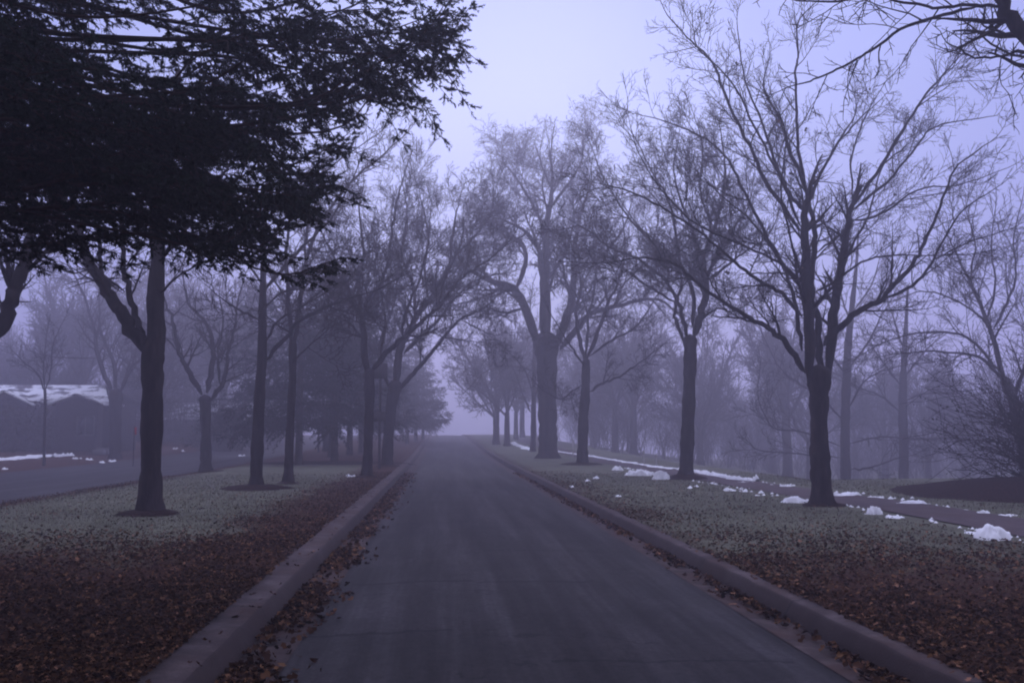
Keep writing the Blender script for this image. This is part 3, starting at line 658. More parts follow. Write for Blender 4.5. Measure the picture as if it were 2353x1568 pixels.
# --- near tree outside the frame at the right, its limb and twigs hang into the top right corner
tid = lambda x, y: (x, y)
G = Grower(83, rmin=.0045, dens=(0, 4, 6, 8), wig=.26, trop=.03, ratio=.42, ang=(35, 70))
hero('bare_tree', 'limb and twigs of a near tree hanging into the top right corner', None,
     [(2900, 1420, 130), (2870, 1000, 112), (2830, 600, 108), (2800, 420, 120)],
     [([(2790, 430), (2600, 330), (2440, 190), (2352, 75), (2300, 10), (2230, -120), (2180, -260)], 66, 14, 0, .2), ([(2312, 18), (2240, 14), (2160, 18), (2090, 8), (2000, -10), (1920, 4), (1830, 2)], 9, 4, .2, -.6),
      ([(2250, 14), (2150, 40), (2080, 60), (2010, 110), (1960, 140), (1900, 170), (1850, 190)], 9, 4, .2, .4), ([(2440, 190), (2360, 120), (2300, 130), (2240, 132), (2200, 110)], 8, 4, .2, -.4),
      ([(2500, 250), (2420, 120), (2352, 130), (2290, 110), (2230, 60)], 9, 4, .1, .7), ([(2800, 440), (2900, 200), (2950, -80), (2940, -400)], 80, 16, 0, .8), ([(2790, 440), (2700, 180), (2640, -100), (2560, -400), (2600, -700)], 60, 12, 0, 0), ([(2820, 430), (3050, 250), (3300, 100), (3500, -200)], 60, 12, 0, .6)],
     tid, 83, G, ROWR, 9.0, S=4.4, L1=(.12, .26), d1=2.2)

# ------------------------------------------------------------------ spruces
def sprigs(pos_, dirs, length, width, needles, rng, nw, nl):
    """needle tufts: each sprig a set of thin needle triangles round a short axis"""
    n = len(pos_); d = dirs / (np.linalg.norm(dirs, axis=1, keepdims=True) + 1e-9)
    ref = np.tile([[.31, .2, .93]], (n, 1)); u = np.cross(d, ref); u /= np.linalg.norm(u, axis=1, keepdims=True) + 1e-9; w_ = np.cross(d, u)
    V = []
    for k in range(needles):
        tt = (k + rng.random(n)) / needles; an = rng.random(n) * 2 * pi
        rad = np.cos(an)[:, None] * u + np.sin(an)[:, None] * w_
        b0 = pos_ + d * (length * tt)[:, None]
        tip = b0 + (rad * .8 + d * .65) * nl * (.8 + .5 * rng.random(n))[:, None] * (1 - .35 * tt)[:, None]
        sd = np.cross(rad, d) * nw
        V += [b0 - sd, b0 + sd, tip]
    V = np.stack(V, 1)
    T = (np.arange(n)[:, None, None] * (needles * 3) + np.arange(needles * 3).reshape(1, needles, 3))
    return V.reshape(-1, 3), T.reshape(-1, 3)

def spruce(name, label, group, base, Ht, crown0, lenf, seed, step=.32, per=6, specials=(), sec=.085, sprig_len=.07, sprig_gap=.045, needles=12, nw=.0028, nl=.022, r0=.16, lean=(0, 0), zfull=99, skipf=None, flo=0):
    rg = random.Random(seed); rng = np.random.default_rng(seed); b0 = np.array(base, float)
    axis = lambda z: b0 + np.array([lean[0] * z, lean[1] * z, z])
    big = [(np.array([axis(-.2), axis(0), axis(.5), axis(Ht * .3), axis(Ht * .6), axis(Ht * .85), axis(Ht)]), np.array([r0 * 1.3, r0 * 1.2, r0, r0 * .85, r0 * .55, r0 * .25, .02]))]
    limbs, thin, sp, sd, sl = [], [], [], [], []
    jobs = []
    z = crown0
    while z < Ht - .2:
        for i in range(per if z < zfull else max(3, per - 2)):
            az = rg.random() * 2 * pi; Lb = lenf(z) * rg.uniform(.72, 1.08)
            jobs.append((axis(z + rg.uniform(-.1, .1)), az, Lb, None, z))
        z += step
    for s0z, tip in specials: jobs.append((axis(s0z), 0, 0, np.array(tip), s0z))
    for s0, az, Lb, tip, z in jobs:
        if tip is None:
            if skipf and skipf(az, z): continue
            o = np.array([cos(az), sin(az), 0]); tip = s0 + o * Lb + np.array([0, 0, -.10 * Lb + rg.uniform(-.15, .15) * Lb]) 
            if flo: tip[2] = max(tip[2], flo + 1.0 * smooth(6.5, 12, tip[1]) + rg.uniform(-.05, .55))
        vec = tip - s0; Lb = np.linalg.norm(vec)
        coarse = 1.0 if z < zfull else 2.2
        sg_ = .3 if flo and s0[2] < 4.4 else 1; mid1 = s0 + vec * .33 + np.array([0, 0, -.05 * Lb * sg_]); mid2 = s0 + vec * .7 + np.array([0, 0, -.08 * Lb * sg_])
        jt = lambda: np.array([rg.gauss(0, .035), rg.gauss(0, .035), rg.gauss(0, .03)]) * Lb
        cc = catmull([s0, mid1 + jt() * .6, mid2 + jt(), s0 + vec * .88 + jt() * .8 - [0, 0, .05 * Lb], tip], 5); n = len(cc)
        limbs.append((cc, np.linspace(max(.011, .0055 * Lb), .004, n)))
        side = np.cross(vec / Lb, [0, 0, 1]); side /= np.linalg.norm(side) + 1e-9
        m_ = int(Lb * .9 / (sec * coarse))
        for j in range(m_):
            tt = .14 + .86 * (j + rg.random() * .6) / m_; x = tt * (n - 1); i = min(n - 2, int(x)); f = x - i
            q_ = cc[i] * (1 - f) + cc[i + 1] * f; dd = cc[i + 1] - cc[i]; dd = dd / np.linalg.norm(dd)
            sgn = 1 if j % 2 else -1
            if noise.noise(Vector((q_[0] * 1.7, q_[1] * 1.7, q_[2] * 2.3 + seed))) < -.17 and tt < .93 and coarse == 1: continue
            if noise.noise(Vector((q_[0] * .75, q_[1] * .75, q_[2] * 1.1 + seed * 2))) < -.30 and tt < .8 and coarse == 1: continue
            a2 = radians(rg.uniform(38, 68)); dr = dd * cos(a2) + side * sgn * sin(a2) + np.array([0, 0, rg.uniform(-1.0, .12) * (1 if s0[2] > 4.2 or not flo else .35)])
            dr /= np.linalg.norm(dr); Ls = min(1.1, Lb * .3) * (1.08 - .8 * tt) * rg.uniform(.5, 1.3) + .07
            e1 = q_ + dr * Ls * .5; dr2 = dr + np.array([0, 0, rg.uniform(-.3, .12)]); dr2 /= np.linalg.norm(dr2); e2 = e1 + dr2 * Ls * .5
            thin.append((np.array([q_, e1, e2]), np.array([.006, .0045, .0025])))
            ks = max(2, int(Ls / (sprig_gap * coarse)))
            for k2 in range(ks):
                t3 = (k2 + rg.random() * .5) / ks; b3 = q_ + (e1 - q_) * min(1, t3 * 2) + (e2 - e1) * max(0, t3 * 2 - 1)
                s2 = 1 if k2 % 2 else -1
                lat = np.cross(dr, [0, 0, 1]); lat /= np.linalg.norm(lat) + 1e-9
                sdv = dr2 * .75 + lat * s2 * .65 + np.array([0, 0, rg.uniform(-.35, .25)])
                if coarse == 1 and sprig_len < .12:
                    sdn = sdv / np.linalg.norm(sdv); Lu = sprig_len * rg.uniform(.8, 2.2) * (1.2 - .6 * t3)
                    lt2 = np.cross(sdn, [rg.gauss(0, .4), rg.gauss(0, .4), 1]); lt2 /= np.linalg.norm(lt2) + 1e-9
                    sp.append(b3); sd.append(sdn); sl.append(Lu * .8)
                    for s3 in (-1, 1):
                        sp.append(b3 + sdn * Lu * .45); sd.append(sdn * .7 + lt2 * s3 * .7 + np.array([0, 0, -.15])); sl.append(sprig_len * rg.uniform(.6, 1.0))
                    sp.append(b3 + sdn * Lu * .75); sd.append(sdn + np.array([0, 0, rg.uniform(-.3, .3)])); sl.append(sprig_len * rg.uniform(.8, 1.2))
                else:
                    sp.append(b3); sd.append(sdv); sl.append(sprig_len * rg.uniform(.6, 1.4) * (1.25 - .5 * t3) * coarse ** .5)
            sp.append(e2); sd.append(dr2); sl.append(sprig_len * 1.2)
        sp.append(cc[-1]); sd.append(cc[-1] - cc[-2]); sl.append(sprig_len * 1.5)
    root = empty(name, base); tag(root, label, 'tree', group)
    V, Q = tubes(big, 10, .1, rng); link('trunk', mesh_np('trunk', V - b0, Q, 4), M['sprucebark'], root, True)
    V, Q = tubes(limbs + thin, 4); link('branches', mesh_np('branches', V - b0, Q, 4), M['sprucebark'], root, True)
    V, T = sprigs(np.array(sp), np.array(sd), np.array(sl), 0, needles, rng, nw, nl)
    link('needles', mesh_np('needles', V - b0, T, 3), M['needle'], root)
    print(name, 'sprigs', len(sp)); return root

SPR = 'spruces beside the road'
SX, SY = -5.2, 8.3
def zat(py, Y): return P(0, py, Y)[2]
sb = (SX, SY, H(SX, SY))
sps = []
for px, py, Y, dz in ((1078, 70, 7.6, .2), (1060, 20, 8.0, .3), (1050, 140, 7.9, .1), (1010, 40, 8.4, .3), (960, 130, 8.2, .1), (900, 190, 7.9, .1), (850, 60, 8.8, .3), (900, 20, 8.4, .4), (940, -30, 8.2, .4), (1000, -60, 8.0, .5), (830, 120, 7.2, .2),
                      (800, 215, 8.5, .1), (790, 320, 8.9, .1), (750, 440, 8.4, .1), (735, 400, 8.9, .1), (700, 480, 8.1, .0), (720, 350, 7.8, .0), (660, 500, 8.7, .0), (620, 470, 7.6, .0), (700, 260, 7.5, .1), (760, 160, 9.2, .2), (560, 520, 9.2, .0), (640, 420, 9.6, .1), (680, 190, 9.7, .2), (730, 430, 9.4, 0), (600, 380, 6.9, 0), (670, 450, 7.2, 0), (740, 60, 7.4, .2), (600, 60, 7.0, .2),
                      (760, 600, 9.6, -.1)):
    px -= 28 if px > 980 else 25 if px > 850 else 0; tip = P(px, py, Y); sps.append((max(3.5, tip[2] - .15 + dz), tip))
def lf(z): return 3.7 if z < 5 else 4.3 * (1 - (z - 5) / 8.5) + .2
spruce('spruce', 'near black spruce hanging over the top left, branch tips against the sky', SPR, sb, 12.5, 3.45, lf, 91, step=.2, per=7, specials=[(a - sb[2], b_) for a, b_ in sps], zfull=7.2, r0=.2,
       sec=.12, sprig_gap=.075, needles=13, nw=.0068, nl=.031, flo=3.62)

near_sp = bpy.data.objects['spruce']; o = copy_tree(near_sp); o.location = (-6.6, 1.2, H(-6.6, 1.2)); o.rotation_euler = (0, 0, 2.2); o['label'] = 'unseen spruce added beyond the left frame edge to shade the lawn'  # unseen copy of the near spruce, added to darken the left ground
mid_sp = spruce('spruce', 'dark spruce with pruned lower trunk in the left median, leftmost of the foggy group', SPR, (*P(686, 1064, 47)[:2], H(*P(686, 1064, 47)[:2])), 9.5, 2.2, lambda z: 3.9 * (1 - z / 10.4) + .3, 95, step=.34, per=7, sec=.15, sprig_len=.2, sprig_gap=.11, needles=8, nw=.024, nl=.10, r0=.17)
for (px, py, Y, s, rz, lab) in ((768, 1060, 50, 1.05, 1.3, 'foggy spruce with leaning trunk, second in the median group'), (803, 1046, 62, 1.1, 2.7, 'foggy spruce with trunk leaning left, third in the median group'),
                                (830, 1046, 66, 1.15, 4.1, 'foggy upright spruce at the right end of the median group'), (590, 1050, 58, 1.05, 5.2, 'foggy spruce across at the left end behind the dark trunks'),
                                (900, 1012, 82, 1.0, .5, 'faded spruce at the left road edge, near end of the far spruce row'), (935, 1008, 90, 1.0, 2.2, 'faded spruce in the middle of the far row by the road'),
                                (955, 1006, 97, 1.05, 3.9, 'faded spruce whose branch reaches toward the road in the far row'), (972, 1004, 106, 1.0, 5.0, 'palest spruce at the far end of the row by the road')):
    o = copy_tree(mid_sp); p = P(px, py, Y); o.location = (p[0], Y, H(p[0], Y)); o.scale = (s, s, s); o.rotation_euler = (.03 * sin(rz * 3), .04 * cos(rz * 5), rz); o['label'] = lab

# ------------------------------------------------------------------ brush and saplings of the valley woods
def thicket(label, spots, seed):
    rg = random.Random(seed); G = Grower(seed, rmin=.016, dens=(0, 1.3, 1.7), maxlev=2, wig=.2, trop=.08)
    for X, Y, hh_ in spots:
        z = H(X, Y) - .1
        for k in range(rg.randint(2, 4)):
            a = rg.random() * 6.28; e = rg.uniform(.9, 1.5); G.grow((X + rg.uniform(-.3, .3), Y + rg.uniform(-.3, .3), z), (cos(a) * cos(e), sin(a) * cos(e), sin(e)), hh_ * rg.uniform(.6, 1.1), rg.uniform(.02, .05), 1)
    V, Q = tubes(G.thick + G.thin, 3); print('thicket', len(G.thin))
    tag(link('far_woods', mesh_np('far_woods', V, Q, 4), M['twig']), label, 'woods', kind='stuff')
rgt = random.Random(4)
thicket('tangled brush and saplings of the valley woods, dim behind the snowy path', [(rgt.uniform(14, 75), rgt.uniform(86, 132), rgt.uniform(4, 9)) for _ in range(380)], 4)
thicket('dim brush and saplings behind the houses at far left', [(rgt.uniform(-62, -17), rgt.uniform(84, 120), rgt.uniform(4, 8)) for _ in range(420)], 6)

# ------------------------------------------------------------------ generic bare trees in the fog
gA = generic('bare_tree', 'very pale bare trees massed in the fog, hard to tell apart', WOODS, (0, 0, 0), 12, 101, rmin=.022)
gB = generic('bare_tree', 'very pale bare trees massed in the fog, hard to tell apart', WOODS, (0, 0, 0), 13, 111, rmin=.022, forks=(5, 8), fork_h=.3)
gC = generic('bare_tree', 'very pale bare trees massed in the fog, hard to tell apart', WOODS, (0, 0, 0), 11, 121, rmin=.022, spread=1.4)
prot = [gA, gB, gC]; used = [False] * 3; rgp = random.Random(5); spots = []
for Y, X in ((78, 15), (84, 24), (72, 30), (90, 33), (80, 40), (98, 20), (104, 30), (96, 44), (112, 38), (120, 52), (110, 18), (125, 26), (88, 52), (70, 42), (76, 22), (100, 55), (118, 66), (92, 14), (64, 36), (66, 26), (104, 12), (130, 40), (85, 18), (95, 27), (74, 50), (82, 60)):
    spots.append((X, Y + 8, rgp.uniform(.85, 1.35)))
for Y, X in ((72, -36), (78, -28), (84, -44), (90, -34), (76, -22), (96, -24), (100, -40), (86, -50), (88, -19), (68, -44), (104, -30), (110, -20), (80, -38), (94, -29), (66, -31), (70, -25)):
    spots.append((X, Y if Y > 84 else Y + 22, rgp.uniform(1.0, 1.5)))
for i, (X, Y, s) in enumerate(spots):
    k = i % 3; o = prot[k] if not used[k] else copy_tree(prot[k]); used[k] = True
    o.location = (X, Y, H(X, Y)); o.rotation_euler = (0, 0, rgp.uniform(0, 6.28)); o.scale = (s, s, s)
def gplace(k, X, Y, s, rz, lab, grp):
    o = copy_tree(prot[k]); o.location = (X, Y, H(X, Y)); o.rotation_euler = (0, 0, rz); o.scale = (s, s, s); o['label'] = lab; o['group'] = grp
gplace(0, 5.4, 83, .95, 1, 'faded bare tree right of the road, just left of the thin young tree', ROWR)
gplace(1, 4.8, 88, 1.0, 2, 'faded thick bare tree whose crown arches over the far road', ROWR)
gplace(2, 5.2, 98, 1.0, 3, 'very pale bare tree at the far end of the right row', ROWR)
for k_, X_f, Y_f, s_f in ((0, 8, 108, 1.0), (1, 9.5, 118, 1.15), (2, -7, 114, 1.0), (0, -9, 124, 1.15), (1, 12, 130, 1.2), (2, -11, 136, 1.2)):
    gplace(k_, X_f, Y_f, s_f, X_f * 3, 'ghostly bare trees past the crest of the road', 'ghostly trees past the road crest')
gplace(1, -6.2, 58, .95, 2.6, 'foggy bare tree behind the leaning roadside tree, left lawn', ROWL)
gplace(2, -8, 70, 1.0, 4.6, 'pale bare tree behind the spruce group, left median', ROWL)
gplace(0, -19.5, 70, 1.0, 5.6, 'dim bare trunk across the side road, left of the forked tree', ROWL)
gplace(1, -21, 40, .95, .6, 'bare tree across the side road with crown filling the far left behind the black trunks', ROWL)

# ------------------------------------------------------------------ shrubs
def shrub(name, label, base, rx, rz_, seed, twigs=60, leaves=2500, leafsize=.07, mat_='shrub', group=None, Lf=1.0):
    rg = random.Random(seed); rng = np.random.default_rng(seed)
    G = Grower(seed, rmin=.007, dens=(0, 3, 5, 6), maxlev=2, wig=.25, trop=.02, ang=(25, 60)); big = []
    for i in range(twigs):
        az = rg.random() * 6.28; el = rg.uniform(.15, 1.45)
        s0 = (base[0] + cos(az) * rg.random() * .3, base[1] + sin(az) * rg.random() * .3, base[2] - .03)
        G.grow(s0, (cos(az) * cos(el), sin(az) * cos(el), sin(el)), (rx * cos(el) + rz_ * sin(el)) * rg.uniform(.6, 1.05), .02, 1)
    root = empty(name, base); tag(root, label, 'shrub', group); B = np.array(base)
    Va, Qa = tubes(G.thick, 4); Vb, Qb = tubes(G.thin, 3)
    link('stems', mesh_np('stems', np.vstack([Va, Vb]) - B, np.vstack([Qa, Qb + len(Va)]), 4), M['twig'], root)
    tips = np.array([a[0][rg.randint(1, len(a[0]) - 1)] for a in G.thin for _ in range(6)]); rng.shuffle(tips); tips = tips[:leaves]
    tips = tips + rng.normal(size=tips.shape) * .04
    V, T = leaf_shape(tips, leafsize, rng, hang=True)
    link('leaves', mesh_np('leaves', V - B, T, 3), M[mat_], root); return root
p = P(2450, 1110, 23); shrub('shrub', 'dark tangled shrub with withered leaves at the right edge', (p[0], 23, H(p[0], 23)), 2.5, 2.9, 131, twigs=120, leaves=2600, leafsize=.06, mat_='shrub')
def ground_at(px, py):
    """point of the terrain seen at this pixel"""
    Y = 3.0
    while Y < 150:
        a = P(px, py, Y)
        if a[2] <= H(a[0], Y): return a[0], Y
        Y += .05
    return P(px, py, 60)[0], 60
for px, py, rx, rz_, sd_, lab in ((185, 1031, 1.7, 1.9, 141, 'rounded dark bush, tallest in front of the snowy roofed house'), (222, 1032, 1.1, 1.6, 142, 'low dark bush at the right end of the house bed'), (120, 1032, 1.9, 1.7, 143, 'wide dark bush in the middle of the house bed'),
                                  (50, 1034, 2.0, 1.9, 144, 'dark bush near the left edge before the house wall'), (-15, 1036, 1.8, 2.6, 145, 'dark bush at the left frame edge'), (505, 1036, 1.5, 2.4, 146, 'foggy bush beyond the side road, right of the forked tree')):
    X, Y = ground_at(px, py); shrub('shrub', lab, (X, Y, H(X, Y)), rx, rz_, sd_, twigs=70, leaves=5200, leafsize=.15, group='bushes before the house')

# ------------------------------------------------------------------ house
def box_bm(x0, x1, y0, y1, z0, z1):
    v = [(x, y, z) for z in (z0, z1) for y in (y0, y1) for x in (x0, x1)]
    return v, [(0, 2, 3, 1), (4, 5, 7, 6), (0, 1, 5, 4), (2, 6, 7, 3), (0, 4, 6, 2), (1, 3, 7, 5)]
def boxes(name, bl, material, parent=None):
    V, Q = [], []
    for b6 in bl:
        v, q = box_bm(*b6); Q += [tuple(i + len(V) for i in f) for f in q]; V += v
    return link(name, mesh_np(name, V, Q, 4), material, parent)
def slab(name, quad, th, material, parent):
    a = [Vector(p) for p in quad]; n = (a[1] - a[0]).cross(a[3] - a[0]).normalized()
    if n.z < 0: n = -n
    V = [tuple(p) for p in a] + [tuple(p + n * th) for p in a]
    return link(name, mesh_np(name, V, [(0, 3, 2, 1), (4, 5, 6, 7), (0, 1, 5, 4), (1, 2, 6, 5), (2, 3, 7, 6), (3, 0, 4, 7)], 4), material, parent)
def house(label, cx, cy, W, D, zb, eave, ridge, gables, wins, rz=0):
    """long low house facing -Y; ridge along X; front gables given as (x, halfwidth, rise)"""
    h = empty('house', (cx, cy, zb), rz); tag(h, label, 'house', 'low houses across the side road')
    boxes('wall', [(-W / 2, W / 2, 0, D, -.3, eave)], M['siding'], h)
    o_ = .5
    slab('roof', [(-W / 2 - o_, -o_, eave - .1), (W / 2 + o_, -o_, eave - .1), (W / 2 + o_ - 1.6, D / 2, ridge), (-W / 2 - o_ + 1.6, D / 2, ridge)], .13, M['roofsnow'], h)
    slab('roof', [(-W / 2 - o_, D + o_, eave - .1), (W / 2 + o_, D + o_, eave - .1), (W / 2 + o_ - 1.6, D / 2, ridge), (-W / 2 - o_ + 1.6, D / 2, ridge)], .13, M['shingle'], h)
    for gx, hw, rs in gables:
        v = [(gx - hw, -1.1, -.3), (gx + hw, -1.1, -.3), (gx + hw, -1.1, eave - .15), (gx, -1.1, eave - .15 + rs), (gx - hw, -1.1, eave - .15)]
        v += [(x, 2.5, z) for x, y, z in v]
        me = bpy.data.meshes.new('gable'); me.from_pydata(v, [], [(0, 1, 2, 3, 4), (9, 8, 7, 6, 5), (0, 5, 6, 1), (1, 6, 7, 2), (4, 9, 5, 0), (2, 7, 8, 3), (3, 8, 9, 4)]); link('gable', me, M['siding'], h)
        for s in (-1, 1):
            slab('roof', [(gx + s * (hw + .35), -1.4, eave - .15 - .35 * rs / hw + .02), (gx, -1.4, eave - .13 + rs), (gx, 3.0, eave - .13 + rs), (gx + s * (hw + .35), 3.0, eave - .15 - .35 * rs / hw + .02)], .12, M['roofsnow'], h)
    for x0, x1, z0, z1, y0 in wins:
        f = boxes('window', [(x0 - .06, x1 + .06, y0 - .05, y0, z0 - .06, z0), (x0 - .06, x1 + .06, y0 - .05, y0, z1, z1 + .06), (x0 - .06, x0, y0 - .05, y0, z0, z1), (x1, x1 + .06, y0 - .05, y0, z0, z1), ((x0 + x1) / 2 - .02, (x0 + x1) / 2 + .02, y0 - .05, y0 - .004, z0, z1)], M['trim'], h)
        boxes('pane', [(x0, x1, y0 - .02, y0 - .003, z0, z1)], M['glass'], f)
    return h
p = P(120, 1030, 66); hz = H(p[0], 66)
hh = house('low dark house with patchy snow on its roof at far left', p[0] - 3.6, 66, 13.4, 7, hz, 3.1, 4.2, [(1.0, 1.4, .7), (5.4, 1.3, .5)], [(2.3, 3.7, .9, 2.1, 0), (-.4, .8, 1.0, 2.0, -1.1), (5.5, 6.5, 1.0, 2.1, -1.1)])
d = boxes('door', [(4.1, 4.55, -.05, -.003, .1, 2.2)], M['trim'], hh)
boxes('step', [(7.0, 7.6, -2.6, -1.9, -.3, .06), (7.0, 7.6, -1.9, -1.2, -.3, .16)], M['trim'], hh)
p = P(430, 1030, 80); house('faint low house between the trunks, snow specks on its roof', p[0] - 2, 92, 12, 7, H(p[0], 92), 2.3, 3.7, [(2.5, 1.5, .8)], [(-3, -1.6, .9, 2.1, 0), (2, 3, .9, 2, -1.1)])

# ------------------------------------------------------------------ snow
rgs = random.Random(77)
def snow_heap_mesh(w_, d_, h_, seed):
    rg = random.Random(seed); n, mm = 40, 22; V = []; 
    bl = [(rg.uniform(-.38, .38), rg.uniform(-.3, .3), rg.uniform(.12, .3), rg.uniform(.45, 1)) for _ in range(6)]
    for j in range(mm + 1):
        for i in range(n + 1):
            u, v_ = i / n * 2 - 1, j / mm * 2 - 1
            edge = .86 - (u * u + v_ * v_) ** .5 + .36 * noise.noise(Vector((u * 2.4 + seed, v_ * 2.2, 1))) + .2 * noise.noise(Vector((u * 6 + seed, v_ * 6, 2)))
            k = 0
            for bx, by, br, bh in bl: k = max(k, bh * max(0, 1 - (((u * .5 - bx) / br / 1.5) ** 2 + ((v_ * .5 - by) / br / 1.5) ** 2) ** 1.3) ** .6)
            k = k * .8 + .12 + .26 * noise.noise(Vector((u * 3.2 + seed, v_ * 2.6, 4))) + .10 * noise.noise(Vector((u * 9, v_ * 5, seed)))
            z = -.05 + max(0, min(1, edge * 2.6)) ** .6 * h_ * max(.14, k) if edge > 0 else -.06
            V.append((u * w_ / 2 + .03 * noise.noise(Vector((u * 6, v_ * 6, seed))), v_ * d_ / 2, z))
    Q = [(j * (n + 1) + i, j * (n + 1) + i + 1, (j + 1) * (n + 1) + i + 1, (j + 1) * (n + 1) + i) for j in range(mm) for i in range(n)]
    return mesh_np('snow_heap', V, Q, 4)
heaps = [(2292, 1240, 108, 44, 'big white snow lump at the right edge, largest near one'), (2245, 1228, 60, 14, 'flat sliver of snow just left of the biggest lump'),
         (2018, 1182, 40, 30, 'pointed snow lump right of the big tree, near side of the path'), (2062, 1190, 62, 16, 'low ragged snow ridge touching the pointed lump'), (2134, 1206, 16, 8, 'tiny snow crumb alone between path and lawn'),
         (2104, 1158, 80, 16, 'long snow bank on the far path edge, mid right'), (2018, 1144, 46, 10, 'small snow bank on the far path edge, between two longer ones'), (1945, 1140, 80, 20, 'snow bank just right of the big trunk on the far path edge'),
         (2216, 1173, 56, 9, 'thin snow patch on the far path edge near the right edge'), (2268, 1182, 40, 18, 'small peaked snow bit on the far path edge by the shrub'), (2322, 1185, 52, 12, 'rightmost thin snow bank on the far path edge'),
         (1832, 1155, 62, 24, 'rounded snow mound just left of the big trunk'), (1744, 1139, 24, 10, 'small snow lump second left of the mound by the big trunk'), (1713, 1130, 22, 10, 'small snow lump, middle of three on the near path edge'), (1683, 1128, 34, 16, 'snow lump leftmost of three on the near path edge'),
         (1522, 1101, 46, 26, 'tall snow lump left of the knobbly tree'), (1465, 1092, 62, 22, 'peaked snow ridge left of the tall lump'), (1417, 1080, 28, 16, 'small snow lump at the left end of the near ridge'),
         (1808, 1119, 30, 12, 'small snow bank alone on the far path edge before the big trunk'), (1770, 1115, 38, 9, 'low snow bank on the far path edge, left of a lone one'), (1720, 1109, 44, 9, 'thin snow bank next right of the continuous strip')]
for i, (px, py, wp, hp, lab) in enumerate(heaps):
    X, Y = ground_at(px, py); k = Y / F
    o = link('snow_heap', snow_heap_mesh(wp * k * 1.25, max(.35, wp * k * .9), hp * k * .92, i * 3 + 2), M['snow'], smoothed=True)
    o.location = (X, Y + .15, H(X, Y + .15) + .0); o.rotation_euler = (0, 0, rgs.uniform(-.15, .15)); tag(o, lab, 'snow heap', 'snow heaps along the sidewalk')
# continuous ragged strips of snow along the path
V, Q = [], []
def snow_ribbon(pxs, wid, hgt, seed, y_off=0):
    global V, Q
    pts = [ground_at(*p_) for p_ in pxs]
    c = catmull([(a, b2, 0) for a, b2 in pts], 14); n = 7
    tg = np.gradient(c, axis=0); tg /= np.linalg.norm(tg, axis=1, keepdims=True) + 1e-9
    for i, pt in enumerate(c):
        nx_, ny_ = -tg[i][1], tg[i][0]
        wv_ = wid * (.45 + 1.0 * abs(noise.noise(Vector((i * .35, seed, 0)))) * 1.6); hv = hgt * max(.0, .35 + 1.3 * noise.noise(Vector((i * .55, seed, 9))))
        for j in range(n):
            u = j / (n - 1) * 2 - 1
            zz = (1 - u * u) * hv * (1 + .6 * noise.noise(Vector((i * .8, j * .9, seed))))
            x = pt[0] + u * wv_ / 2 * nx_; y = pt[1] + u * wv_ / 2 * ny_ + .1 * noise.noise(Vector((i * .7, j, seed)))
            V.append((x, y, H(x, y) + (.03 + zz if abs(u) < .99 else -.03)))
    b0 = len(V) - len(c) * n
    Q += [(b0 + i * n + j, b0 + i * n + j + 1, b0 + (i + 1) * n + j + 1, b0 + (i + 1) * n + j) for i in range(len(c) - 1) for j in range(n - 1)]
snow_ribbon([(1740, 1106), (1690, 1102), (1640, 1093), (1600, 1086), (1560, 1079)], .45, .16, 3)
snow_ribbon([(1550, 1078), (1500, 1072), (1440, 1062), (1380, 1052), (1330, 1044), (1280, 1037)], .7, .05, 5)
snow_ribbon([(1222, 1034), (1205, 1029), (1190, 1023), (1176, 1017)], .7, .14, 8)
o = tag(link('snow_strip', mesh_np('snow_strip', V, Q, 4), M['snow'], smoothed=True), 'ragged strip of old snow left along the far edge of the sidewalk', 'snow', kind='stuff')
V, Q = [], []
snow_ribbon([(-60, 1062), (0, 1056), (40, 1053), (80, 1049), (118, 1047)], 1.1, .12, 12)
snow_ribbon([(122, 1049), (140, 1047), (165, 1046)], .5, .18, 14)
o = tag(link('snow_strip', mesh_np('snow_strip', V, Q, 4), M['snow'], smoothed=True), 'low bank of snow across the side road at far left', 'snow', kind='stuff')
# crumbs scattered along both path edges and by the house
V, T = [], []
def crumb(x, y, s):
    b0 = len(V); z = H(x, y)
    V.extend([(x - s, y, z), (x, y - s * .8, z), (x + s * 1.1, y + s * .1, z), (x, y + s, z), (x + s * .1, y, z + s * .9)])
    T.extend([(b0, b0 + 1, b0 + 4), (b0 + 1, b0 + 2, b0 + 4), (b0 + 2, b0 + 3, b0 + 4), (b0 + 3, b0, b0 + 4)])
for _ in range(190):
    y = rgs.uniform(13, 42); x = xw(y) + rgs.choice([rgs.gauss(-.15, .12), rgs.gauss(1.75, .15)]); crumb(x, y, rgs.uniform(.015, .06) * (1.5 if rgs.random() < .2 else 1))
for px, py in ((240, 1034), (250, 1032), (297, 1034), (168, 1053), (180, 1053), (205, 1056), (232, 1062), (258, 1060), (14, 1077), (555, 1047), (425, 1036), (402, 1030), (1600, 1117), (1585, 1121), (1365, 1098), (1350, 1105), (800, 1094), (808, 1094), (1420, 1140), (1310, 1118)):
    for _ in range(4):
        X, Y = ground_at(px + rgs.uniform(-6, 6), py + rgs.uniform(-1, 1)); crumb(X, Y, rgs.uniform(.03, .09) * min(1.6, Y / 30))
tag(link('snow_crumbs', mesh_np('snow_crumbs', V, T, 3), M['snow']), 'small crumbs of snow scattered on the grass', 'snow', kind='stuff')

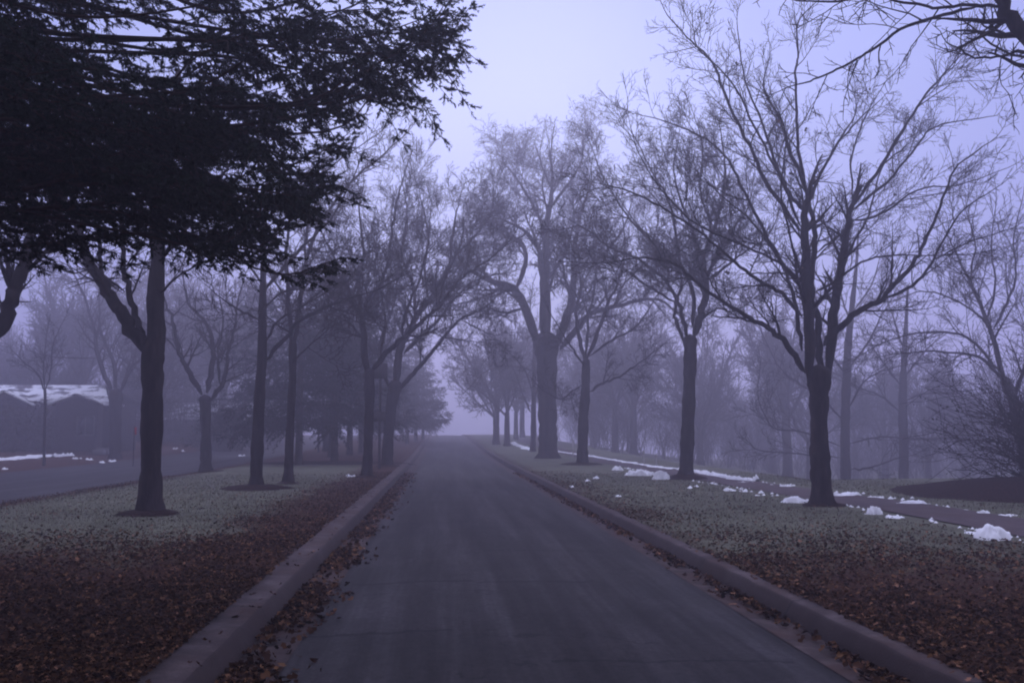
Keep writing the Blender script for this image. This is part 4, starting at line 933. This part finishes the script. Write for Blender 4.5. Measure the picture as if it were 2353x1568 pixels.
# ------------------------------------------------------------------ mulch rings
def ring(px, py, Y, r, hgt, seed, grass_c=False, k='mulch_ring', mt='mulch'):
    x0 = P(px, py, Y)[0]; V = []; n = 28
    for j in range(7):
        f = j / 6
        for i in range(n):
            a = i / n * 2 * pi; rr = r * f * (1 + .4 * noise.noise(Vector((cos(a) * 1.5, sin(a) * 1.5, seed))))
            x = x0 + rr * cos(a); y = Y + rr * sin(a)
            V.append((x, y, H(x, y) + (.012 + hgt * (1 - f * f) + .02 * noise.noise(Vector((x * 6, y * 6, seed))) if j < 6 else -.02)))
    Q = [(j * n + i, j * n + (i + 1) % n, (j + 1) * n + (i + 1) % n, (j + 1) * n + i) for j in range(6) for i in range(n)]
    tag(link(k, mesh_np(k, V, Q, 4), M[mt], smoothed=True), kind='structure')
for a in ((345, 1170, 19.3, .62, .10, 1), (588, 1117, 27.4, .95, .12, 2), (662, 1105, 30.2, .35, .06, 3), (1888, 1160, 20.4, .45, .07, 4), (1575, 1098, 32.2, .75, .18, 5), (845, 1092, 34.3, .45, .07, 6), (1338, 1065, 46.3, 1.0, .12, 7), (890, 1067, 44.5, .7, .08, 8), (472, 1077, 40, .6, .05, 9)): ring(*a)
V = []; Q = []        # long dark mulch bed under the spruces, and the bare bed under the shrub
def bed(name, cx, cy, rx, ry, seed, hh_=.05):
    V = []; n = 40
    for j in range(9):
        f = j / 8
        for i in range(n):
            a = i / n * 2 * pi; k = f * (1 + .14 * noise.noise(Vector((cos(a) * 2, sin(a) * 2, seed))))
            x = cx + rx * k * cos(a); y = cy + ry * k * sin(a); V.append((x, y, H(x, y) + (.015 + hh_ * (1 - f * f) + .03 * noise.noise(Vector((x * 3, y * 3, seed))) if j < 8 else -.05)))
    Q = [(j * n + i, j * n + (i + 1) % n, (j + 1) * n + (i + 1) % n, (j + 1) * n + i) for j in range(8) for i in range(n)]
    tag(link(name, mesh_np(name, V, Q, 4), M['mulch'], smoothed=True), kind='structure')
bed('mulch_bed', -5.2, 48.2, 4.0, 1.0, 4, .12)
bed('mulch_bed', 13.6, 22.3, 3.0, 4.2, 8, .22)
bx_, by_ = ground_at(110, 1036); bed('mulch_bed', bx_, by_, 6, 2.2, 11, .1)

# ------------------------------------------------------------------ posts and small things
def post(name, label, cat, px, py, Y, h_, r, mt, group=None, extra=None, z=None):
    p_ = P(px, py, Y); zb = H(p_[0], Y); o = empty(name, (p_[0], Y, zb)); tag(o, label, cat, group)
    V, Q = tubes([(np.array([(0, 0, -.15), (0, 0, h_ * .5), (0, 0, h_ - .01), (0, 0, h_)]), np.array([r, r, r, r * .5]))], 8); link('pole', mesh_np('pole', V, Q, 4), M[mt], o)
    return o
sg = post('signpost', 'thin dark signpost with a small square sign, beside the leaning roadside trunk', 'signpost', 871, 1075, 41.5, 4.4, .055, 'steel')
boxes('sign_plate', [(-.26, .26, -.10, -.07, 1.95, 2.35)], M['steel'], sg)
boxes('sign_plate', [(-.30, .30, -.10, -.07, 3.7, 4.35)], M['steel'], sg)
sg = post('lamp_post', 'thin dark pole standing between the foggy spruce trunks', 'pole', 731, 1042, 68, 4.2, .07, 'steel')
boxes('pole_cap', [(-.18, .18, -.18, .18, 4.2, 4.4)], M['steel'], sg)
for px, py, Y, lab in ((1316, 1052, 58, 'pale thin stake just left of the small tree, beyond the path'), (1479, 1078, 46, 'pale thin stake beyond the snowy path, left of a similar one'), (1508, 1086, 44, 'pale thin stake beyond the snowy path, nearest the knobbly tree')):
    x = P(px, py, Y)[0]; zt = P(px, py - 40, Y)[2]
    o = post('marker_stake', lab, 'stake', px, py, Y, zt - H(x, Y), .032, 'pale', 'pale stakes beyond the path')
    boxes('stake_cap', [(-.05, .05, -.05, .05, zt - H(x, Y), zt - H(x, Y) + .06)], M['pale'], o)
mk = post('marker_flag', 'small red flag marker behind the nearest black trunk, across the side road', 'marker', 308, 1000, 48, 1.9, .02, 'steel')
boxes('flag', [(.02, .11, -.012, .012, 1.5, 1.85)], M['red'], mk)

# ------------------------------------------------------------------ leaf litter and grass blades
rng = np.random.default_rng(9)
def in_lawn(x, y): return (x < KL0 - .0) | (x > KR1 - .02)
def litter_density(x, y):
    d = np.zeros_like(x)
    d += np.where(x < 0, 1.0, .5) * np.clip((17 - y) / 8, 0, 1)
    d += .9 * np.clip(1 - np.abs(x + 2.2) / 1.8, 0, 1) + .35 * np.clip(1 - np.abs(x - 3.6) / 1.4, 0, 1)
    d += .6 * np.clip(1 - np.abs(x + 10) / 1.0, 0, 1) + .05
    return d
n = 1250000; y = 2.5 + 36 * rng.random(n) ** 1.45; x = (rng.random(n) - .5) * 2 * (3 + y * .62) + .06 * y
pn = np.array([noise.noise(Vector((a * .45, b2 * .45, 2))) + .6 * noise.noise(Vector((a * 1.7, b2 * 1.7, 5))) for a, b2 in zip(x, y)])
keep = in_lawn(x, y) & (x > -10.4) & (x < 13) & (rng.random(n) < litter_density(x, y) * np.clip(.8 + 1.0 * pn, .25, 1.4) * .62) & ~((x > 8.2) & (x < 10.2))
x, y = x[keep], y[keep]; print('leaves', len(x))
z = np.array([H(a, b2) for a, b2 in zip(x, y)]) + .012 + .022 * rng.random(len(x))
V, T = leaf_shape(np.stack([x, y, z], 1), .040, rng, flat=.5)
n = 17000                                            # drifts of leaves in the gutters, some strays on the kerb
y = 2.5 + 38 * rng.random(n) ** 1.6; side = rng.random(n) < .72
pn = np.array([noise.noise(Vector((b2 * .55, 3, 2))) + .5 * noise.noise(Vector((b2 * 2, 3, 2))) for b2 in y])
x = np.where(side, -1.49 + np.abs(rng.normal(size=n)) * .19, 3.12 - np.abs(rng.normal(size=n)) * .10)
keep = rng.random(n) < np.clip(.55 + 1.3 * pn, .12, 1) ; x, y = x[keep], y[keep]
z = np.array([rise(b2) for b2 in y]) + .012 + .02 * rng.random(len(x))
V2, T2 = leaf_shape(np.stack([x, y, z], 1), .07, rng, flat=.5); T = np.vstack([T, T2 + len(V)]); V = np.vstack([V, V2])
n = 160; y = 3 + 30 * rng.random(n) ** 1.5; x = np.where(rng.random(n) < .6, KL1 - .05 - rng.random(n) * .28, KR0 + .1 + .12 * rng.random(n)); z = np.array([rise(b2) for b2 in y]) + .178
V2, T2 = leaf_shape(np.stack([x, y, z], 1), .06, rng, flat=.25); T = np.vstack([T, T2 + len(V)]); V = np.vstack([V, V2])
tag(link('fallen_leaves', mesh_np('fallen_leaves', V, T, 3), M['leaf']), 'brown fallen leaves scattered over lawn and gutters', 'leaves', kind='stuff')

n = 260000; y = 3 + 34 * rng.random(n) ** 1.5; x = (rng.random(n) - .5) * 2 * (3 + y * .6) + .06 * y
keep = in_lawn(x, y) & (x > -10.3) & (x < 15) & ~((x > 8.0) & (x < 10.2)) ; keep &= rng.random(n) > .92 * np.clip(litter_density(x, y), 0, 1)
x, y = x[keep], y[keep]
z = np.array([H(a, b2) for a, b2 in zip(x, y)]) - .005; nn = len(x)
az = rng.random(nn) * 2 * pi; hgt = (.015 + .032 * rng.random(nn)) * np.clip(y / 14, .8, 1.25); wd = .0028 * np.clip(y / 8, 1, 3)
b0 = np.stack([x, y, z], 1); sdv = np.stack([np.cos(az), np.sin(az), 0 * az], 1) * wd[:, None]
tip = b0 + np.stack([np.cos(az + 1.4) * hgt * .7, np.sin(az + 1.4) * hgt * .7, hgt], 1)
V = np.stack([b0 - sdv, b0 + sdv, tip], 1).reshape(-1, 3); T = np.arange(nn * 3).reshape(-1, 3)
tag(link('grass', mesh_np('grass', V, T, 3), M['blade']), 'short dull grass blades on the lawns', 'grass', kind='stuff')

# ------------------------------------------------------------------ haze
v, q = box_bm(-200, 200, -60, 330, -8, 27)
hz_ = link('haze', mesh_np('haze', v, q, 4), None); tag(hz_, kind='stuff')
hm = bpy.data.materials.new('fog'); hm.use_nodes = True; t = hm.node_tree; t.nodes.clear()
vol = N(t, 'ShaderNodeVolumePrincipled'); vol.inputs['Color'].default_value = (.88, .835, .975, 1); vol.inputs['Density'].default_value = .0078
vol.inputs['Anisotropy'].default_value = .72
ou = N(t, 'ShaderNodeOutputMaterial'); t.links.new(vol.outputs[0], ou.inputs['Volume']); hz_.data.materials.append(hm)
